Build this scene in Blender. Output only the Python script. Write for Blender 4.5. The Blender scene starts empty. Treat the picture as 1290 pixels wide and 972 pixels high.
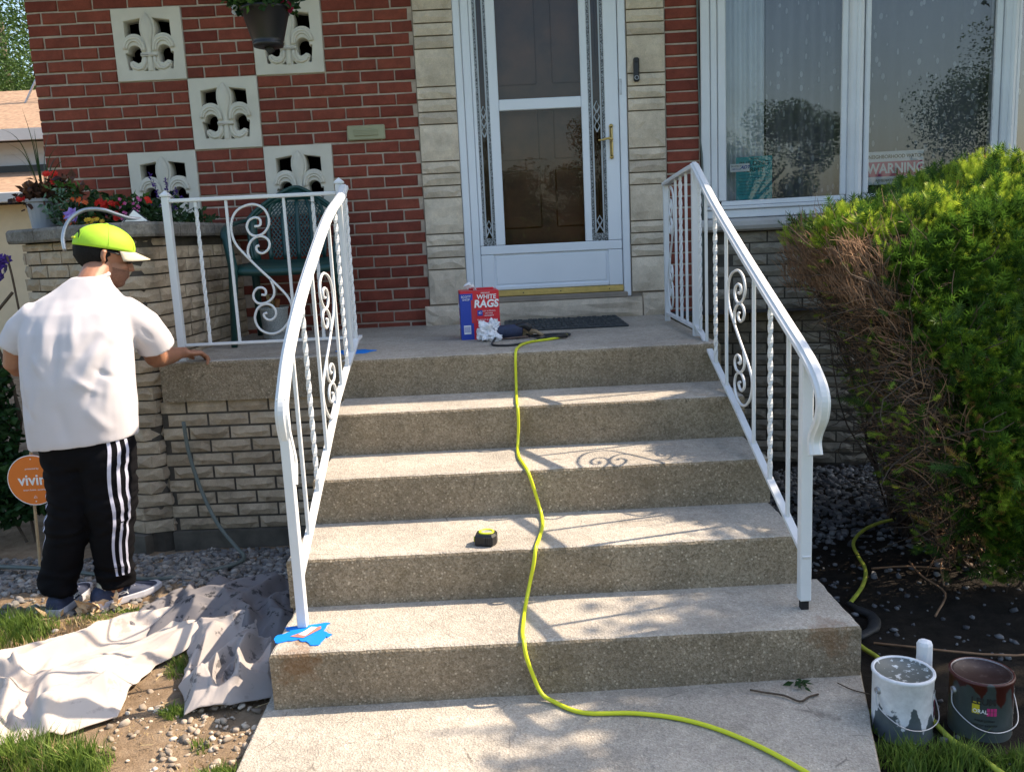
import bpy, bmesh, math, random
import numpy as np
from mathutils import Vector, Matrix, noise
random.seed(7); RNG = np.random.default_rng(7)
C = bpy.context.scene.collection
SC = bpy.context.scene

# ------------------------------------------------------------------ camera
cam = bpy.data.objects.new('camera', bpy.data.cameras.new('camera')); C.objects.link(cam)
Rv = Vector((0.99884307, -0.00868183, -0.04729841)); Uv = Vector((0.04808653, 0.17119586, 0.98406283)); Fv = Vector((0.00044617, 0.98519876, -0.17141528))
m = Matrix(((Rv.x, Uv.x, -Fv.x, 0.0), (Rv.y, Uv.y, -Fv.y, -5.38618), (Rv.z, Uv.z, -Fv.z, 1.41944), (0, 0, 0, 1)))
cam.matrix_world = m
cam.data.sensor_width = 36; cam.data.lens = 36 * 1097.48 / 1290
cam.data.clip_start = .05; cam.data.clip_end = 1000
SC.camera = cam

# ------------------------------------------------------------------ light
S = Vector((.95, .245, 1.0)).normalized()          # towards the sun
elev = math.asin(S.z)
w = bpy.data.worlds.new('World'); SC.world = w; w.use_nodes = True
nt = w.node_tree; nt.nodes.clear()
sky = nt.nodes.new('ShaderNodeTexSky'); sky.sky_type = 'NISHITA'; sky.sun_disc = False
sky.sun_elevation = elev; sky.sun_rotation = math.atan2(S.x, S.y)
sky.air_density = 1.2; sky.dust_density = 2.0; sky.ozone_density = 1.0
bg = nt.nodes.new('ShaderNodeBackground'); bg.inputs[1].default_value = .14
wo = nt.nodes.new('ShaderNodeOutputWorld'); nt.links.new(sky.outputs[0], bg.inputs[0]); nt.links.new(bg.outputs[0], wo.inputs[0])
sun = bpy.data.objects.new('sun', bpy.data.lights.new('sun', 'SUN')); C.objects.link(sun)
sun.data.energy = 4.5; sun.data.angle = math.radians(.55); sun.data.color = (1, .84, .65)
sun.rotation_euler = S.to_track_quat('Z', 'Y').to_euler()
SC.view_settings.view_transform = 'Standard'; SC.view_settings.look = 'None'
SC.view_settings.exposure = 1.12; SC.view_settings.gamma = 1
SC.render.engine = 'CYCLES'

# ------------------------------------------------------------------ materials
def mix(nt, a, b, f, mode='MIX'):
    n = nt.nodes.new('ShaderNodeMix'); n.data_type = 'RGBA'; n.blend_type = mode
    for s, v in ((n.inputs[0], f), (n.inputs[6], a), (n.inputs[7], b)):
        if hasattr(v, 'links'): nt.links.new(v, s)
        else: s.default_value = v if not isinstance(v, tuple) else (*v[:3], 1)
    return n.outputs[2]
def ramp(nt, fac, stops):
    n = nt.nodes.new('ShaderNodeValToRGB'); nt.links.new(fac, n.inputs[0])
    e = n.color_ramp.elements
    while len(e) < len(stops): e.new(.5)
    for k, (p, c) in enumerate(stops):
        e[k].position = p; e[k].color = (*c, 1) if isinstance(c, tuple) else (c, c, c, 1)
    return n.outputs[0]
def noi(nt, co, scale, detail=4, rough=.55):
    n = nt.nodes.new('ShaderNodeTexNoise'); n.inputs['Scale'].default_value = scale; n.inputs['Detail'].default_value = detail
    n.inputs['Roughness'].default_value = rough; nt.links.new(co, n.inputs['Vector']); return n.outputs[0]
def vor(nt, co, scale, feat='F1', rand=1):
    n = nt.nodes.new('ShaderNodeTexVoronoi'); n.feature = feat; n.inputs['Scale'].default_value = scale; nt.links.new(co, n.inputs['Vector'])
    n.inputs['Randomness'].default_value = rand
    return n
def math_(nt, op, a, b=0.0):
    n = nt.nodes.new('ShaderNodeMath'); n.operation = op
    for s, v in ((n.inputs[0], a), (n.inputs[1], b)):
        if hasattr(v, 'links'): nt.links.new(v, s)
        else: s.default_value = v
    return n.outputs[0]
def newmat(name):
    m = bpy.data.materials.new(name); m.use_nodes = True; t = m.node_tree
    b = t.nodes['Principled BSDF']; g = t.nodes.new('ShaderNodeNewGeometry')
    return m, t, b, g.outputs['Position']
def setc(t, b, sock, v):
    if hasattr(v, 'links'): t.links.new(v, b.inputs[sock])
    else: b.inputs[sock].default_value = (*v, 1) if isinstance(v, tuple) else v
def bump(t, b, h, strength=.3, dist=.01):
    n = t.nodes.new('ShaderNodeBump'); n.inputs['Strength'].default_value = strength; n.inputs['Distance'].default_value = dist
    t.links.new(h, n.inputs['Height']); t.links.new(n.outputs[0], b.inputs['Normal'])
def simple(name, c, rough=.6, var=.12, sc=8, bmp=0.0, bsc=60, orand=0.0, metal=0, spec=.5, sheen=0, bd=.004, sub=0):
    m, t, b, P = newmat(name)
    a = tuple(x * (1 - var) for x in c); d = tuple(min(1, x * (1 + var)) for x in c)
    col = ramp(t, noi(t, P, sc, 5), [(.3, a), (.7, d)])
    if orand:
        oi = t.nodes.new('ShaderNodeObjectInfo')
        r = ramp(t, oi.outputs['Random'], [(0, 1 - orand), (1, 1 + orand * .6)])
        col = mix(t, col, r, 1.0, 'MULTIPLY')
    setc(t, b, 'Base Color', col); b.inputs['Roughness'].default_value = rough; b.inputs['Metallic'].default_value = metal
    b.inputs['Specular IOR Level'].default_value = spec
    if sheen: b.inputs['Sheen Weight'].default_value = sheen
    if sub: b.inputs['Subsurface Weight'].default_value = sub; b.inputs['Subsurface Radius'].default_value = (.01, .004, .002)
    if bmp: bump(t, b, noi(t, P, bsc, 6, .65), bmp, bd)
    return m
def brick_mat(name, c1, c2, c3, stain=0.0, sc=14, rough=.9):
    m, t, b, P = newmat(name)
    oi = t.nodes.new('ShaderNodeObjectInfo')
    col = ramp(t, oi.outputs['Random'], [(0, c1), (.5, c2), (1, c3)])
    col = mix(t, col, ramp(t, noi(t, P, sc, 8, .7), [(.25, .62), (.75, 1.25)]), 1.0, 'MULTIPLY')
    col = mix(t, col, ramp(t, noi(t, P, 260, 3, .7), [(.3, .8), (.7, 1.15)]), 1.0, 'MULTIPLY')
    if stain:
        col = mix(t, col, (.05, .045, .035), ramp(t, noi(t, P, 5, 6, .7), [(.5, 0.0), (.75, stain)]))
    setc(t, b, 'Base Color', col); b.inputs['Roughness'].default_value = rough; b.inputs['Specular IOR Level'].default_value = .25
    bump(t, b, noi(t, P, 120, 8, .75), .5, .004)
    return m
def concrete(name, dark, midc, light, stain=.35, wear=.5, scale=120, speck=.5, topstain=None):
    m, t, b, P = newmat(name)
    v = vor(t, P, scale); v2 = vor(t, P, scale * 2.3); v3 = vor(t, P, scale * .45)
    r1 = ramp(t, math_(t, 'MULTIPLY', v.outputs['Color'], 1.0), [(.1, dark), (.45, midc), (.85, light)])
    r2 = ramp(t, v2.outputs['Color'], [(.15, dark), (.5, midc), (.9, light)])
    base = mix(t, r1, r2, .5)
    base = mix(t, midc, base, speck)
    peb = ramp(t, v3.outputs['Distance'], [(.16, 1.0), (.24, 0.0)])
    sel = ramp(t, v3.outputs['Color'], [(.62, 0.0), (.66, 1.0)])
    base = mix(t, base, tuple(min(1, x * 1.25) for x in light), math_(t, 'MULTIPLY', math_(t, 'MULTIPLY', peb, sel), wear))
    base = mix(t, base, ramp(t, noi(t, P, 2.2, 8, .65), [(.3, 1 - stain), (.7, 1.12)]), 1.0, 'MULTIPLY')
    base = mix(t, base, ramp(t, noi(t, P, 30, 5, .6), [(.3, .85), (.7, 1.1)]), 1.0, 'MULTIPLY')
    if topstain: base = mix(t, base, topstain, ramp(t, noi(t, P, 5.5, 6, .75), [(.56, 0.0), (.72, .5)]))
    for (cx_, cy_, cz_, rd) in ((.945, -2.87, .15, .17), (-.70, -2.88, .15, .17), (-.70, -2.80, .185, .10)):
        vm = t.nodes.new('ShaderNodeVectorMath'); vm.operation = 'DISTANCE'; t.links.new(P, vm.inputs[0]); vm.inputs[1].default_value = (cx_, cy_, cz_)
        dd = math_(t, 'ADD', math_(t, 'DIVIDE', vm.outputs['Value'], rd), math_(t, 'MULTIPLY', noi(t, P, 28, 5, .7), 1.1))
        base = mix(t, base, (.20, .085, .025), ramp(t, dd, [(.72, .45), (.98, 0.0)]))
    crk = vor(t, P, 3.1, 'DISTANCE_TO_EDGE'); nn_ = noi(t, P, 9, 6, .7)
    base = mix(t, base, (.06, .05, .04), math_(t, 'MULTIPLY', ramp(t, crk.outputs['Distance'], [(.003, .55), (.007, 0.0)]), ramp(t, nn_, [(.52, 0.0), (.6, 1.0)])))
    setc(t, b, 'Base Color', base); b.inputs['Roughness'].default_value = .93; b.inputs['Specular IOR Level'].default_value = .2
    bump(t, b, math_(t, 'ADD', v.outputs['Distance'], noi(t, P, 300, 3)), .55, .005)
    return m
def leafmat(name, c, c2, rough=.5, trans=.35, attr=False):
    m, t, b, P = newmat(name)
    g = t.nodes.new('ShaderNodeNewGeometry')
    if attr:
        a = t.nodes.new('ShaderNodeAttribute'); a.attribute_name = 'tint'
        col = ramp(t, a.outputs['Fac'], attr)
        col = mix(t, col, ramp(t, g.outputs['Random Per Island'], [(0, .75), (1, 1.25)]), 1.0, 'MULTIPLY')
    else: col = ramp(t, g.outputs['Random Per Island'], [(0, c), (1, c2)])
    setc(t, b, 'Base Color', col); b.inputs['Roughness'].default_value = rough; b.inputs['Specular IOR Level'].default_value = .3
    tr = t.nodes.new('ShaderNodeBsdfTranslucent'); t.links.new(col, tr.inputs[0])
    ms = t.nodes.new('ShaderNodeMixShader'); ms.inputs[0].default_value = trans
    t.links.new(b.outputs[0], ms.inputs[1]); t.links.new(tr.outputs[0], ms.inputs[2]); t.links.new(ms.outputs[0], t.nodes['Material Output'].inputs[0])
    return m
def glass(name, gain=2.0, tint=(1, 1, 1), wav=.0):
    m = bpy.data.materials.new(name); m.use_nodes = True; t = m.node_tree; t.nodes.clear()
    o = t.nodes.new('ShaderNodeOutputMaterial'); tr = t.nodes.new('ShaderNodeBsdfTransparent'); gl = t.nodes.new('ShaderNodeBsdfGlossy')
    tr.inputs[0].default_value = (*tint, 1); gl.inputs['Roughness'].default_value = .0
    fr = t.nodes.new('ShaderNodeFresnel'); fr.inputs[0].default_value = 1.5
    f = math_(t, 'MULTIPLY', fr.outputs[0], gain); f = math_(t, 'MINIMUM', f, 1.0)
    if wav:
        g = t.nodes.new('ShaderNodeNewGeometry'); bn = t.nodes.new('ShaderNodeBump'); bn.inputs['Strength'].default_value = wav; bn.inputs['Distance'].default_value = .02
        t.links.new(noi(t, g.outputs['Position'], 2.2, 2), bn.inputs['Height']); t.links.new(bn.outputs[0], gl.inputs['Normal'])
    ms = t.nodes.new('ShaderNodeMixShader'); t.links.new(f, ms.inputs[0]); t.links.new(tr.outputs[0], ms.inputs[1]); t.links.new(gl.outputs[0], ms.inputs[2])
    t.links.new(ms.outputs[0], o.inputs[0]); return m

M = {}
M['brick'] = brick_mat('red_brick', (.195, .047, .032), (.26, .068, .043), (.16, .038, .027), stain=.25, sc=12)
M['mortar'] = simple('mortar', (.44, .355, .285), .95, .2, 20, .5, 150)
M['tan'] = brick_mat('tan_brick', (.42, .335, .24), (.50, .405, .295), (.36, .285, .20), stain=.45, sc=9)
M['tan_shaded'] = brick_mat('shaded_tan_brick', (.27, .235, .19), (.32, .28, .22), (.23, .2, .16), stain=.5, sc=9)  # the tan brick again, with the hedge's shade put into its colour
M['tanmortar'] = simple('dark_mortar', (.07, .06, .048), .95, .3, 20, .5, 150)
M['lime'] = brick_mat('limestone', (.58, .485, .375), (.66, .56, .44), (.52, .435, .345), sc=7)
M['limejoint'] = simple('limestone_joint', (.25, .21, .17), .95, .2)
M['caststone'] = simple('cast_stone', (.62, .58, .50), .85, .08, 6, .25, 200)
M['cap'] = concrete('cap_stone', (.12, .11, .1), (.27, .25, .22), (.4, .37, .33), .6, .3, 60, .5, (.07, .065, .055))
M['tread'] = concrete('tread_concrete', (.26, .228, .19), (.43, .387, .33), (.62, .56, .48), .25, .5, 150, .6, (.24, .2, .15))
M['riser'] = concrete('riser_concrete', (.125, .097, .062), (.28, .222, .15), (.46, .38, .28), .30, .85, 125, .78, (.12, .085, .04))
M['walk'] = concrete('walk_concrete', (.26, .228, .19), (.43, .385, .325), (.62, .56, .475), .3, .55, 150, .65)
M['base'] = simple('foundation_concrete', (.09, .08, .065), .95, .4, 9, .4, 60)
M['white'] = simple('white_paint', (.64, .655, .67), .5, .04, 5, .12, 90)
M['doorwhite'] = simple('door_enamel', (.72, .75, .8), .4, .03, 3)
M['vinyl'] = simple('window_vinyl', (.68, .69, .71), .4, .05, 5)
M['sillstone'] = simple('sill_stone', (.42, .4, .38), .8, .15, 6, .3, 80)
M['brass'] = simple('brass', (.62, .45, .16), .35, .12, 30, metal=.6)
M['wood'] = simple('varnished_wood', (.17, .066, .02), .45, .4, 6)
M['dark'] = simple('dark_interior', (.012, .011, .012), .95, .2)
M['black'] = simple('black_plastic', (.012, .012, .014), .45, .2)
M['rubber'] = simple('rubber', (.02, .021, .023), .6, .3, 60)
M['matrub'] = simple('door_mat', (.045, .052, .055), .85, .35, 40, .6, 300)
M['green_plastic'] = simple('green_plastic', (.008, .05, .045), .4, .15)
M['glass'] = glass('window_glass', 2.6, (.9, .92, .94), .0)
M['doorglass'] = glass('door_glass', 1.1, (.7, .69, .69), .0)
M['leadglass'] = simple('leaded_glass_border', (.25, .27, .29), .3, .6, 160)
M['etch'] = simple('etched_glass', (.42, .44, .46), .3, .1)
M['yellow'] = simple('yellow_cord', (.62, .66, .02), .4, .05)
M['yellowdk'] = simple('soiled_yellow_cord', (.4, .44, .05), .5, .25, 25)
M['tape'] = simple('blue_tape', (.0, .2, .72), .55, .05)
M['paintspill'] = simple('rusty_primer', (.45, .16, .12), .7, .3, 60)
M['hose'] = simple('garden_hose', (.1, .12, .11), .5, .2)
M['soil'] = None
M['shirt'] = simple('white_cotton', (.52, .49, .51), .9, .03, 4, .15, 300, sheen=.2)
M['pants'] = simple('black_polyester', (.0035, .0035, .005), .85, .2, 20, spec=.12)
M['stripe'] = simple('white_stripe', (.5, .5, .62), .6, .05)
M['skin'] = simple('skin', (.33, .155, .092), .5, .12, 14, .15, 200, sub=.15)
M['hair'] = simple('black_hair', (.007, .006, .006), .7, .5, 150, .9, 260, spec=.2)
M['cap'+'_neon'] = simple('neon_cap', (.36, .62, .025), .7, .06, 20, .2, 500)
M['beige'] = simple('beige_cloth', (.5, .44, .33), .8, .1)
M['navy'] = simple('navy_mesh', (.025, .035, .075), .7, .3, 60, .3, 400)
M['sole'] = simple('shoe_sole', (.5, .5, .55), .6, .1)
M['orange'] = simple('orange_sign', (.78, .19, .02), .5, .03)
M['print_white'] = simple('white_print', (.85, .85, .85), .5, .02)
M['print_black'] = simple('black_print', (.02, .02, .02), .5, .02)
M['boxred'] = simple('red_card', (.62, .015, .03), .45, .05)
M['boxblue'] = simple('blue_card', (.015, .05, .36), .45, .05)
M['tissue'] = simple('white_tissue', (.75, .75, .77), .9, .05)
M['teal'] = simple('teal_paper', (.05, .36, .40), .8, .05)
M['magenta'] = simple('magenta_print', (.5, .03, .16), .6, .05)
M['stake'] = simple('wood_stake', (.45, .32, .18), .8, .2, 30)
M['greypot'] = simple('grey_pot', (.28, .29, .32), .6, .06)
M['speckpot'] = simple('speckled_pot', (.4, .42, .42), .5, .5, 220)
M['glove'] = simple('tan_glove', (.27, .2, .12), .9, .25, 30, .3, 200)
M['twig'] = simple('dead_twig', (.27, .155, .085), .9, .45, 12)
M['twigdk'] = simple('dark_branch', (.07, .048, .032), .9, .4, 20)
M['steel'] = simple('tin', (.45, .45, .46), .4, .15, 30, metal=.8)
M['stone'] = None
M['bark'] = simple('bark', (.09, .065, .045), .95, .3, 20, .8, 60)
M['siding'] = simple('siding', (.62, .62, .64), .8, .05)
M['cream'] = simple('cream_siding', (.66, .56, .38), .8, .05)
M['shingle'] = simple('shingle', (.33, .21, .13), .95, .3, 14, .6, 60)
M['gutter'] = simple('gutter', (.6, .59, .57), .5, .05)
M['concretefar'] = simple('street', (.16, .16, .16), .9, .1)
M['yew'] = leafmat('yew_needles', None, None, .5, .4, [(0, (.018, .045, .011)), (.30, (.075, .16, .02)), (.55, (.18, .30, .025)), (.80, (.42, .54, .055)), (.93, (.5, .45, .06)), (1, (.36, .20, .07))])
M['leaf'] = leafmat('leaf', (.035, .1, .02), (.1, .2, .04))
M['leafdk'] = leafmat('dark_leaf', (.012, .035, .012), (.035, .08, .02))
M['ivy'] = leafmat('ivy_leaf', (.010, .035, .010), (.025, .075, .018), trans=.2)
M['sage'] = leafmat('sage_leaf', (.12, .22, .15), (.22, .34, .24))
M['bronze'] = leafmat('bronze_leaf', (.03, .015, .012), (.14, .06, .03))
M['red_p'] = leafmat('red_petal', (.6, .012, .012), (.8, .06, .03))
M['org_p'] = leafmat('orange_petal', (.75, .12, .03), (.8, .2, .05))
M['pink_p'] = leafmat('pink_petal', (.5, .06, .25), (.7, .2, .4))
M['pur_p'] = leafmat('violet_petal', (.22, .12, .5), (.45, .32, .7))
M['dpur_p'] = leafmat('deep_purple_petal', (.04, .015, .16), (.1, .04, .28))
M['yel_p'] = leafmat('yellow_petal', (.65, .4, .03), (.8, .55, .05))
M['grass'] = leafmat('grass_blade', (.07, .14, .02), (.22, .30, .06), trans=.4)
M['straw'] = leafmat('straw', (.35, .24, .12), (.5, .38, .2), trans=.1)
def gravel_mat():
    m, t, b, P = newmat('gravel_stone')
    g = t.nodes.new('ShaderNodeNewGeometry')
    col = ramp(t, g.outputs['Random Per Island'], [(0, (.09, .085, .08)), (.3, (.2, .185, .17)), (.55, (.3, .27, .235)), (.8, (.15, .15, .16)), (1, (.46, .42, .37))])
    col = mix(t, col, ramp(t, noi(t, P, 60, 6, .7), [(.3, .65), (.7, 1.15)]), 1.0, 'MULTIPLY')
    setc(t, b, 'Base Color', col); b.inputs['Roughness'].default_value = .85; bump(t, b, noi(t, P, 200, 5), .3, .003); return m
M['stone'] = gravel_mat()
def gravel_warm():
    m, t, b, P = newmat('buff_stone')
    g = t.nodes.new('ShaderNodeNewGeometry')
    col = ramp(t, g.outputs['Random Per Island'], [(0, (.16, .13, .1)), (.4, (.34, .27, .2)), (.75, (.5, .42, .33)), (1, (.6, .54, .46))])
    setc(t, b, 'Base Color', col); b.inputs['Roughness'].default_value = .9; bump(t, b, noi(t, P, 200, 5), .3, .003); return m
M['stonewarm'] = gravel_warm()
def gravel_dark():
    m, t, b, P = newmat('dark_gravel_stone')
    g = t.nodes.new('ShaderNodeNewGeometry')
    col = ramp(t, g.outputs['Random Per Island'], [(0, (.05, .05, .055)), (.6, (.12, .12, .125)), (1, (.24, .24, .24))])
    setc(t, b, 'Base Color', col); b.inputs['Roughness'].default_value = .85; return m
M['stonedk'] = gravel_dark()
def soil_mat():
    m, t, b, P = newmat('soil')
    sx = t.nodes.new('ShaderNodeSeparateXYZ'); t.links.new(P, sx.inputs[0])
    c = ramp(t, noi(t, P, 7, 10, .72), [(.3, (.15, .10, .06)), (.5, (.30, .215, .14)), (.7, (.42, .32, .22))])
    dk = ramp(t, noi(t, P, 12, 8, .7), [(.3, (.014, .012, .010)), (.7, (.04, .033, .027))])
    f = ramp(t, math_(t, 'ADD', math_(t, 'MULTIPLY', sx.outputs[0], .5), .5), [(.55, 0.0), (.75, 1.0)])   # right bed: dark mulch, with deep shade painted into its colour
    c = mix(t, c, dk, f)
    # lawn beyond
    d = math_(t, 'ADD', math_(t, 'MULTIPLY', sx.outputs[1], -1.0), -3.6)
    gm = ramp(t, noi(t, P, 9, 8, .7), [(.3, (.04, .08, .015)), (.7, (.11, .17, .04))])
    c = mix(t, c, gm, ramp(t, d, [(0, 0.0), (.4, 1.0)]))
    setc(t, b, 'Base Color', c); b.inputs['Roughness'].default_value = .98; b.inputs['Specular IOR Level'].default_value = .1
    bump(t, b, noi(t, P, 60, 10, .75), .9, .02); return m
M['soil'] = soil_mat()
def cloth_mat(name, c, spots, dark=(.02, .02, .025), sc=22):
    m, t, b, P = newmat(name)
    col = ramp(t, noi(t, P, 3, 6, .6), [(.3, tuple(x * .85 for x in c)), (.7, c)])
    n1 = noi(t, P, sc, 6, .65); n2 = noi(t, P, 3.1, 3)
    f = math_(t, 'MULTIPLY', ramp(t, n1, [(.56, 0.0), (.62, 1.0)]), ramp(t, n2, [(.5 - spots * .25, 0.0), (.62 - spots * .2, 1.0)]))
    col = mix(t, col, dark, math_(t, 'MULTIPLY', f, min(1, spots * 1.2)))
    setc(t, b, 'Base Color', col); b.inputs['Roughness'].default_value = .95; bump(t, b, noi(t, P, 500, 3), .2, .002); return m
M['cloth'] = cloth_mat('canvas', (.50, .44, .395), .3, (.18, .15, .14))
M['cloth2'] = cloth_mat('stained_canvas', (.165, .155, .163), .8)
def curtain_mat(name, c, dots, axis=0):
    m, t, b, P = newmat(name)
    col = ramp(t, noi(t, P, 3, 3), [(.3, tuple(x * .8 for x in c)), (.7, c)])
    if dots:
        mp = t.nodes.new('ShaderNodeMapping'); mp.inputs['Scale'].default_value = (1, 1, .55); t.links.new(P, mp.inputs[0])
        v = vor(t, mp.outputs[0], 23, rand=.95)
        d = ramp(t, v.outputs['Distance'], [(.20, 1.0), (.25, 0.0)])
        d = math_(t, 'MULTIPLY', d, ramp(t, v.outputs['Color'], [(.15, 0.0), (.2, 1.0)]))
        col = mix(t, col, (.85, .86, .9), math_(t, 'MULTIPLY', d, dots))
    setc(t, b, 'Base Color', col); b.inputs['Roughness'].default_value = .95; return m
M['curtain'] = curtain_mat('grey_drape', (.62, .66, .68), 0)
M['sheer'] = curtain_mat('sheer_curtain', (.17, .17, .19), .35)
M['soffit'] = simple('soffit_paint', (.7, .7, .68), .7, .03)
def can_mat(name, base, top, spill):
    m, t, b, P = newmat(name)
    tc = t.nodes.new('ShaderNodeTexCoord'); sx = t.nodes.new('ShaderNodeSeparateXYZ'); t.links.new(tc.outputs['Object'], sx.inputs[0])
    mp = t.nodes.new('ShaderNodeMapping'); mp.inputs['Scale'].default_value = (1, 1, .05); t.links.new(tc.outputs['Object'], mp.inputs[0])
    n = math_(t, 'ADD', math_(t, 'MULTIPLY', noi(t, mp.outputs[0], 21, .6, .4), .8), math_(t, 'MULTIPLY', noi(t, tc.outputs['Object'], 30, 3, .6), .3))
    f = math_(t, 'ADD', math_(t, 'MULTIPLY', sx.outputs[2], 3.2), math_(t, 'MULTIPLY', n, 1.0))
    col = mix(t, base, top, ramp(t, f, [(spill, 0.0), (spill + .02, 1.0)]))
    col = mix(t, col, ramp(t, noi(t, P, 40, 6, .7), [(.3, .8), (.7, 1.08)]), 1.0, 'MULTIPLY')
    setc(t, b, 'Base Color', col); b.inputs['Roughness'].default_value = .4; return m
M['canwhite'] = can_mat('white_drips_can', (.09, .11, .12), (.74, .74, .76), .72)
M['cangrey'] = can_mat('maroon_drips_can', (.055, .07, .07), (.06, .010, .008), .98)
def lid_mat(name, c, c2):
    m, t, b, P = newmat(name)
    col = ramp(t, noi(t, P, 55, 4, .6), [(.58, c), (.62, c2)])
    setc(t, b, 'Base Color', col); b.inputs['Roughness'].default_value = .5; return m
M['lidgrey'] = lid_mat('paint_speckled_lid', (.13, .14, .13), (.6, .62, .62))
M['lidred'] = lid_mat('maroon_lid', (.03, .012, .011), (.07, .045, .04))
def leaded():
    return M['leadglass']

# ------------------------------------------------------------------ helpers
def link(o, parent=None):
    C.objects.link(o)
    if parent is not None: o.parent = parent
    return o
def tag(o, label=None, cat=None, group=None, kind=None):
    if label: o['label'] = label
    if cat: o['category'] = cat
    if group: o['group'] = group
    if kind: o['kind'] = kind
    return o
def thing(name, label, cat, loc=(0, 0, 0), group=None, rz=0):
    o = bpy.data.objects.new(name, None); o.location = loc; o.rotation_euler.z = rz; o.empty_display_size = .1
    link(o); return tag(o, label, cat, group)
def mk(name, verts, faces, mat, parent=None, smooth=False, loc=None, mats=None, fm=None):
    me = bpy.data.meshes.new(name); me.from_pydata([tuple(map(float, v)) for v in verts], [], [tuple(f) for f in faces])
    for mm in (mats or [mat]): me.materials.append(M[mm] if isinstance(mm, str) else mm)
    if fm is not None: me.polygons.foreach_set('material_index', fm)
    if smooth: me.polygons.foreach_set('use_smooth', [True] * len(me.polygons))
    me.update(); o = bpy.data.objects.new(name, me)
    if loc is not None: o.location = loc
    return link(o, parent)
class MB:
    def __init__(s): s.v = []; s.f = []
    def add(s, v, f):
        b = len(s.v); s.v += [tuple(p) for p in v]; s.f += [tuple(i + b for i in q) for q in f]; return s
    def box(s, x0, x1, y0, y1, z0, z1, b=0.0, M4=None):
        if b <= 0:
            v = [(x, y, z) for x in (x0, x1) for y in (y0, y1) for z in (z0, z1)]
            f = [(0, 1, 3, 2), (4, 6, 7, 5), (0, 4, 5, 1), (2, 3, 7, 6), (0, 2, 6, 4), (1, 5, 7, 3)]
        else:
            b = min(b, (x1 - x0) / 2.01, (y1 - y0) / 2.01, (z1 - z0) / 2.01)
            v = []; f = []
            def q(ax, sg):
                lo = [x0, y0, z0]; hi = [x1, y1, z1]
                a1, a2 = [k for k in range(3) if k != ax]
                pts = []
                for (s1, s2) in ((0, 0), (1, 0), (1, 1), (0, 1)):
                    p = [0, 0, 0]; p[ax] = hi[ax] if sg else lo[ax]
                    p[a1] = hi[a1] - b if s1 else lo[a1] + b; p[a2] = hi[a2] - b if s2 else lo[a2] + b; pts.append(tuple(p))
                return pts
            idx = {}
            for ax in range(3):
                for sg in (0, 1):
                    k = len(v); v += q(ax, sg); idx[(ax, sg)] = k
                    f.append((k, k + 1, k + 2, k + 3) if (sg == 1) == (ax != 1) else (k + 3, k + 2, k + 1, k))
            def vid(ax, sg, s): # s = dict axis->0/1
                a1, a2 = [k for k in range(3) if k != ax]; o = {(0, 0): 0, (1, 0): 1, (1, 1): 2, (0, 1): 3}[(s[a1], s[a2])]
                return idx[(ax, sg)] + o
            for a in range(3):
                b1, b2 = [k for k in range(3) if k != a]
                for s1 in (0, 1):
                    for s2 in (0, 1):
                        p = [vid(b1, s1, {a: 0, b2: s2}), vid(b1, s1, {a: 1, b2: s2}), vid(b2, s2, {a: 1, b1: s1}), vid(b2, s2, {a: 0, b1: s1})]
                        f.append(tuple(p))
            for s0 in (0, 1):
                for s1 in (0, 1):
                    for s2 in (0, 1):
                        sd = {0: s0, 1: s1, 2: s2}; f.append((vid(0, s0, sd), vid(1, s1, sd), vid(2, s2, sd)))
        if M4 is not None: v = [tuple(M4 @ Vector(p)) for p in v]
        return s.add(v, f)
    def tube(s, pts, r, n=8, cap=True, flat=1.0):
        pts = [Vector(p) for p in pts]; k = len(pts)
        rs = r if isinstance(r, (list, tuple)) else [r] * k
        rings = []; up = None
        for i, p in enumerate(pts):
            t = (pts[min(i + 1, k - 1)] - pts[max(i - 1, 0)])
            t = t.normalized() if t.length > 1e-9 else Vector((0, 0, 1))
            if up is None:
                up = Vector((0, 0, 1)) if abs(t.z) < .9 else Vector((1, 0, 0))
            a = (up - t * up.dot(t)); a = a.normalized() if a.length > 1e-6 else t.orthogonal().normalized()
            bb = t.cross(a); up = a
            rings.append([p + a * (math.cos(2 * math.pi * j / n) * rs[i] * flat) + bb * (math.sin(2 * math.pi * j / n) * rs[i]) for j in range(n)])
        v = [q for rg in rings for q in rg]; f = []
        for i in range(k - 1):
            for j in range(n):
                f.append((i * n + j, i * n + (j + 1) % n, (i + 1) * n + (j + 1) % n, (i + 1) * n + j))
        if cap: f.append(tuple(reversed(range(n)))); f.append(tuple((k - 1) * n + j for j in range(n)))
        return s.add(v, f)
    def lathe(s, prof, n=32, c=(0, 0, 0), cap=True):
        v = []; f = []
        for (r, z) in prof:
            for j in range(n): v.append((c[0] + r * math.cos(2 * math.pi * j / n), c[1] + r * math.sin(2 * math.pi * j / n), c[2] + z))
        for i in range(len(prof) - 1):
            for j in range(n): f.append((i * n + j, i * n + (j + 1) % n, (i + 1) * n + (j + 1) % n, (i + 1) * n + j))
        if cap: f.append(tuple(reversed(range(n)))); f.append(tuple((len(prof) - 1) * n + j for j in range(n)))
        return s.add(v, f)
    def prism(s, poly, y0, y1):   # poly in (x,z)
        n = len(poly); v = [(x, y0, z) for x, z in poly] + [(x, y1, z) for x, z in poly]
        f = [tuple(range(n)), tuple(reversed(range(n, 2 * n)))] + [(i, n + i, n + (i + 1) % n, (i + 1) % n) for i in range(n)]
        return s.add(v, f)
    def build(s, name, mat, parent=None, smooth=False, loc=None):
        o = mk(name, s.v, s.f, mat, parent, smooth, loc)
        if any(k in name for k in ('bloom', 'foliage', 'petals', 'bud', 'leaves', 'flower_spike', 'bristles')): o['kind'] = 'stuff'
        return o
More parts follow.
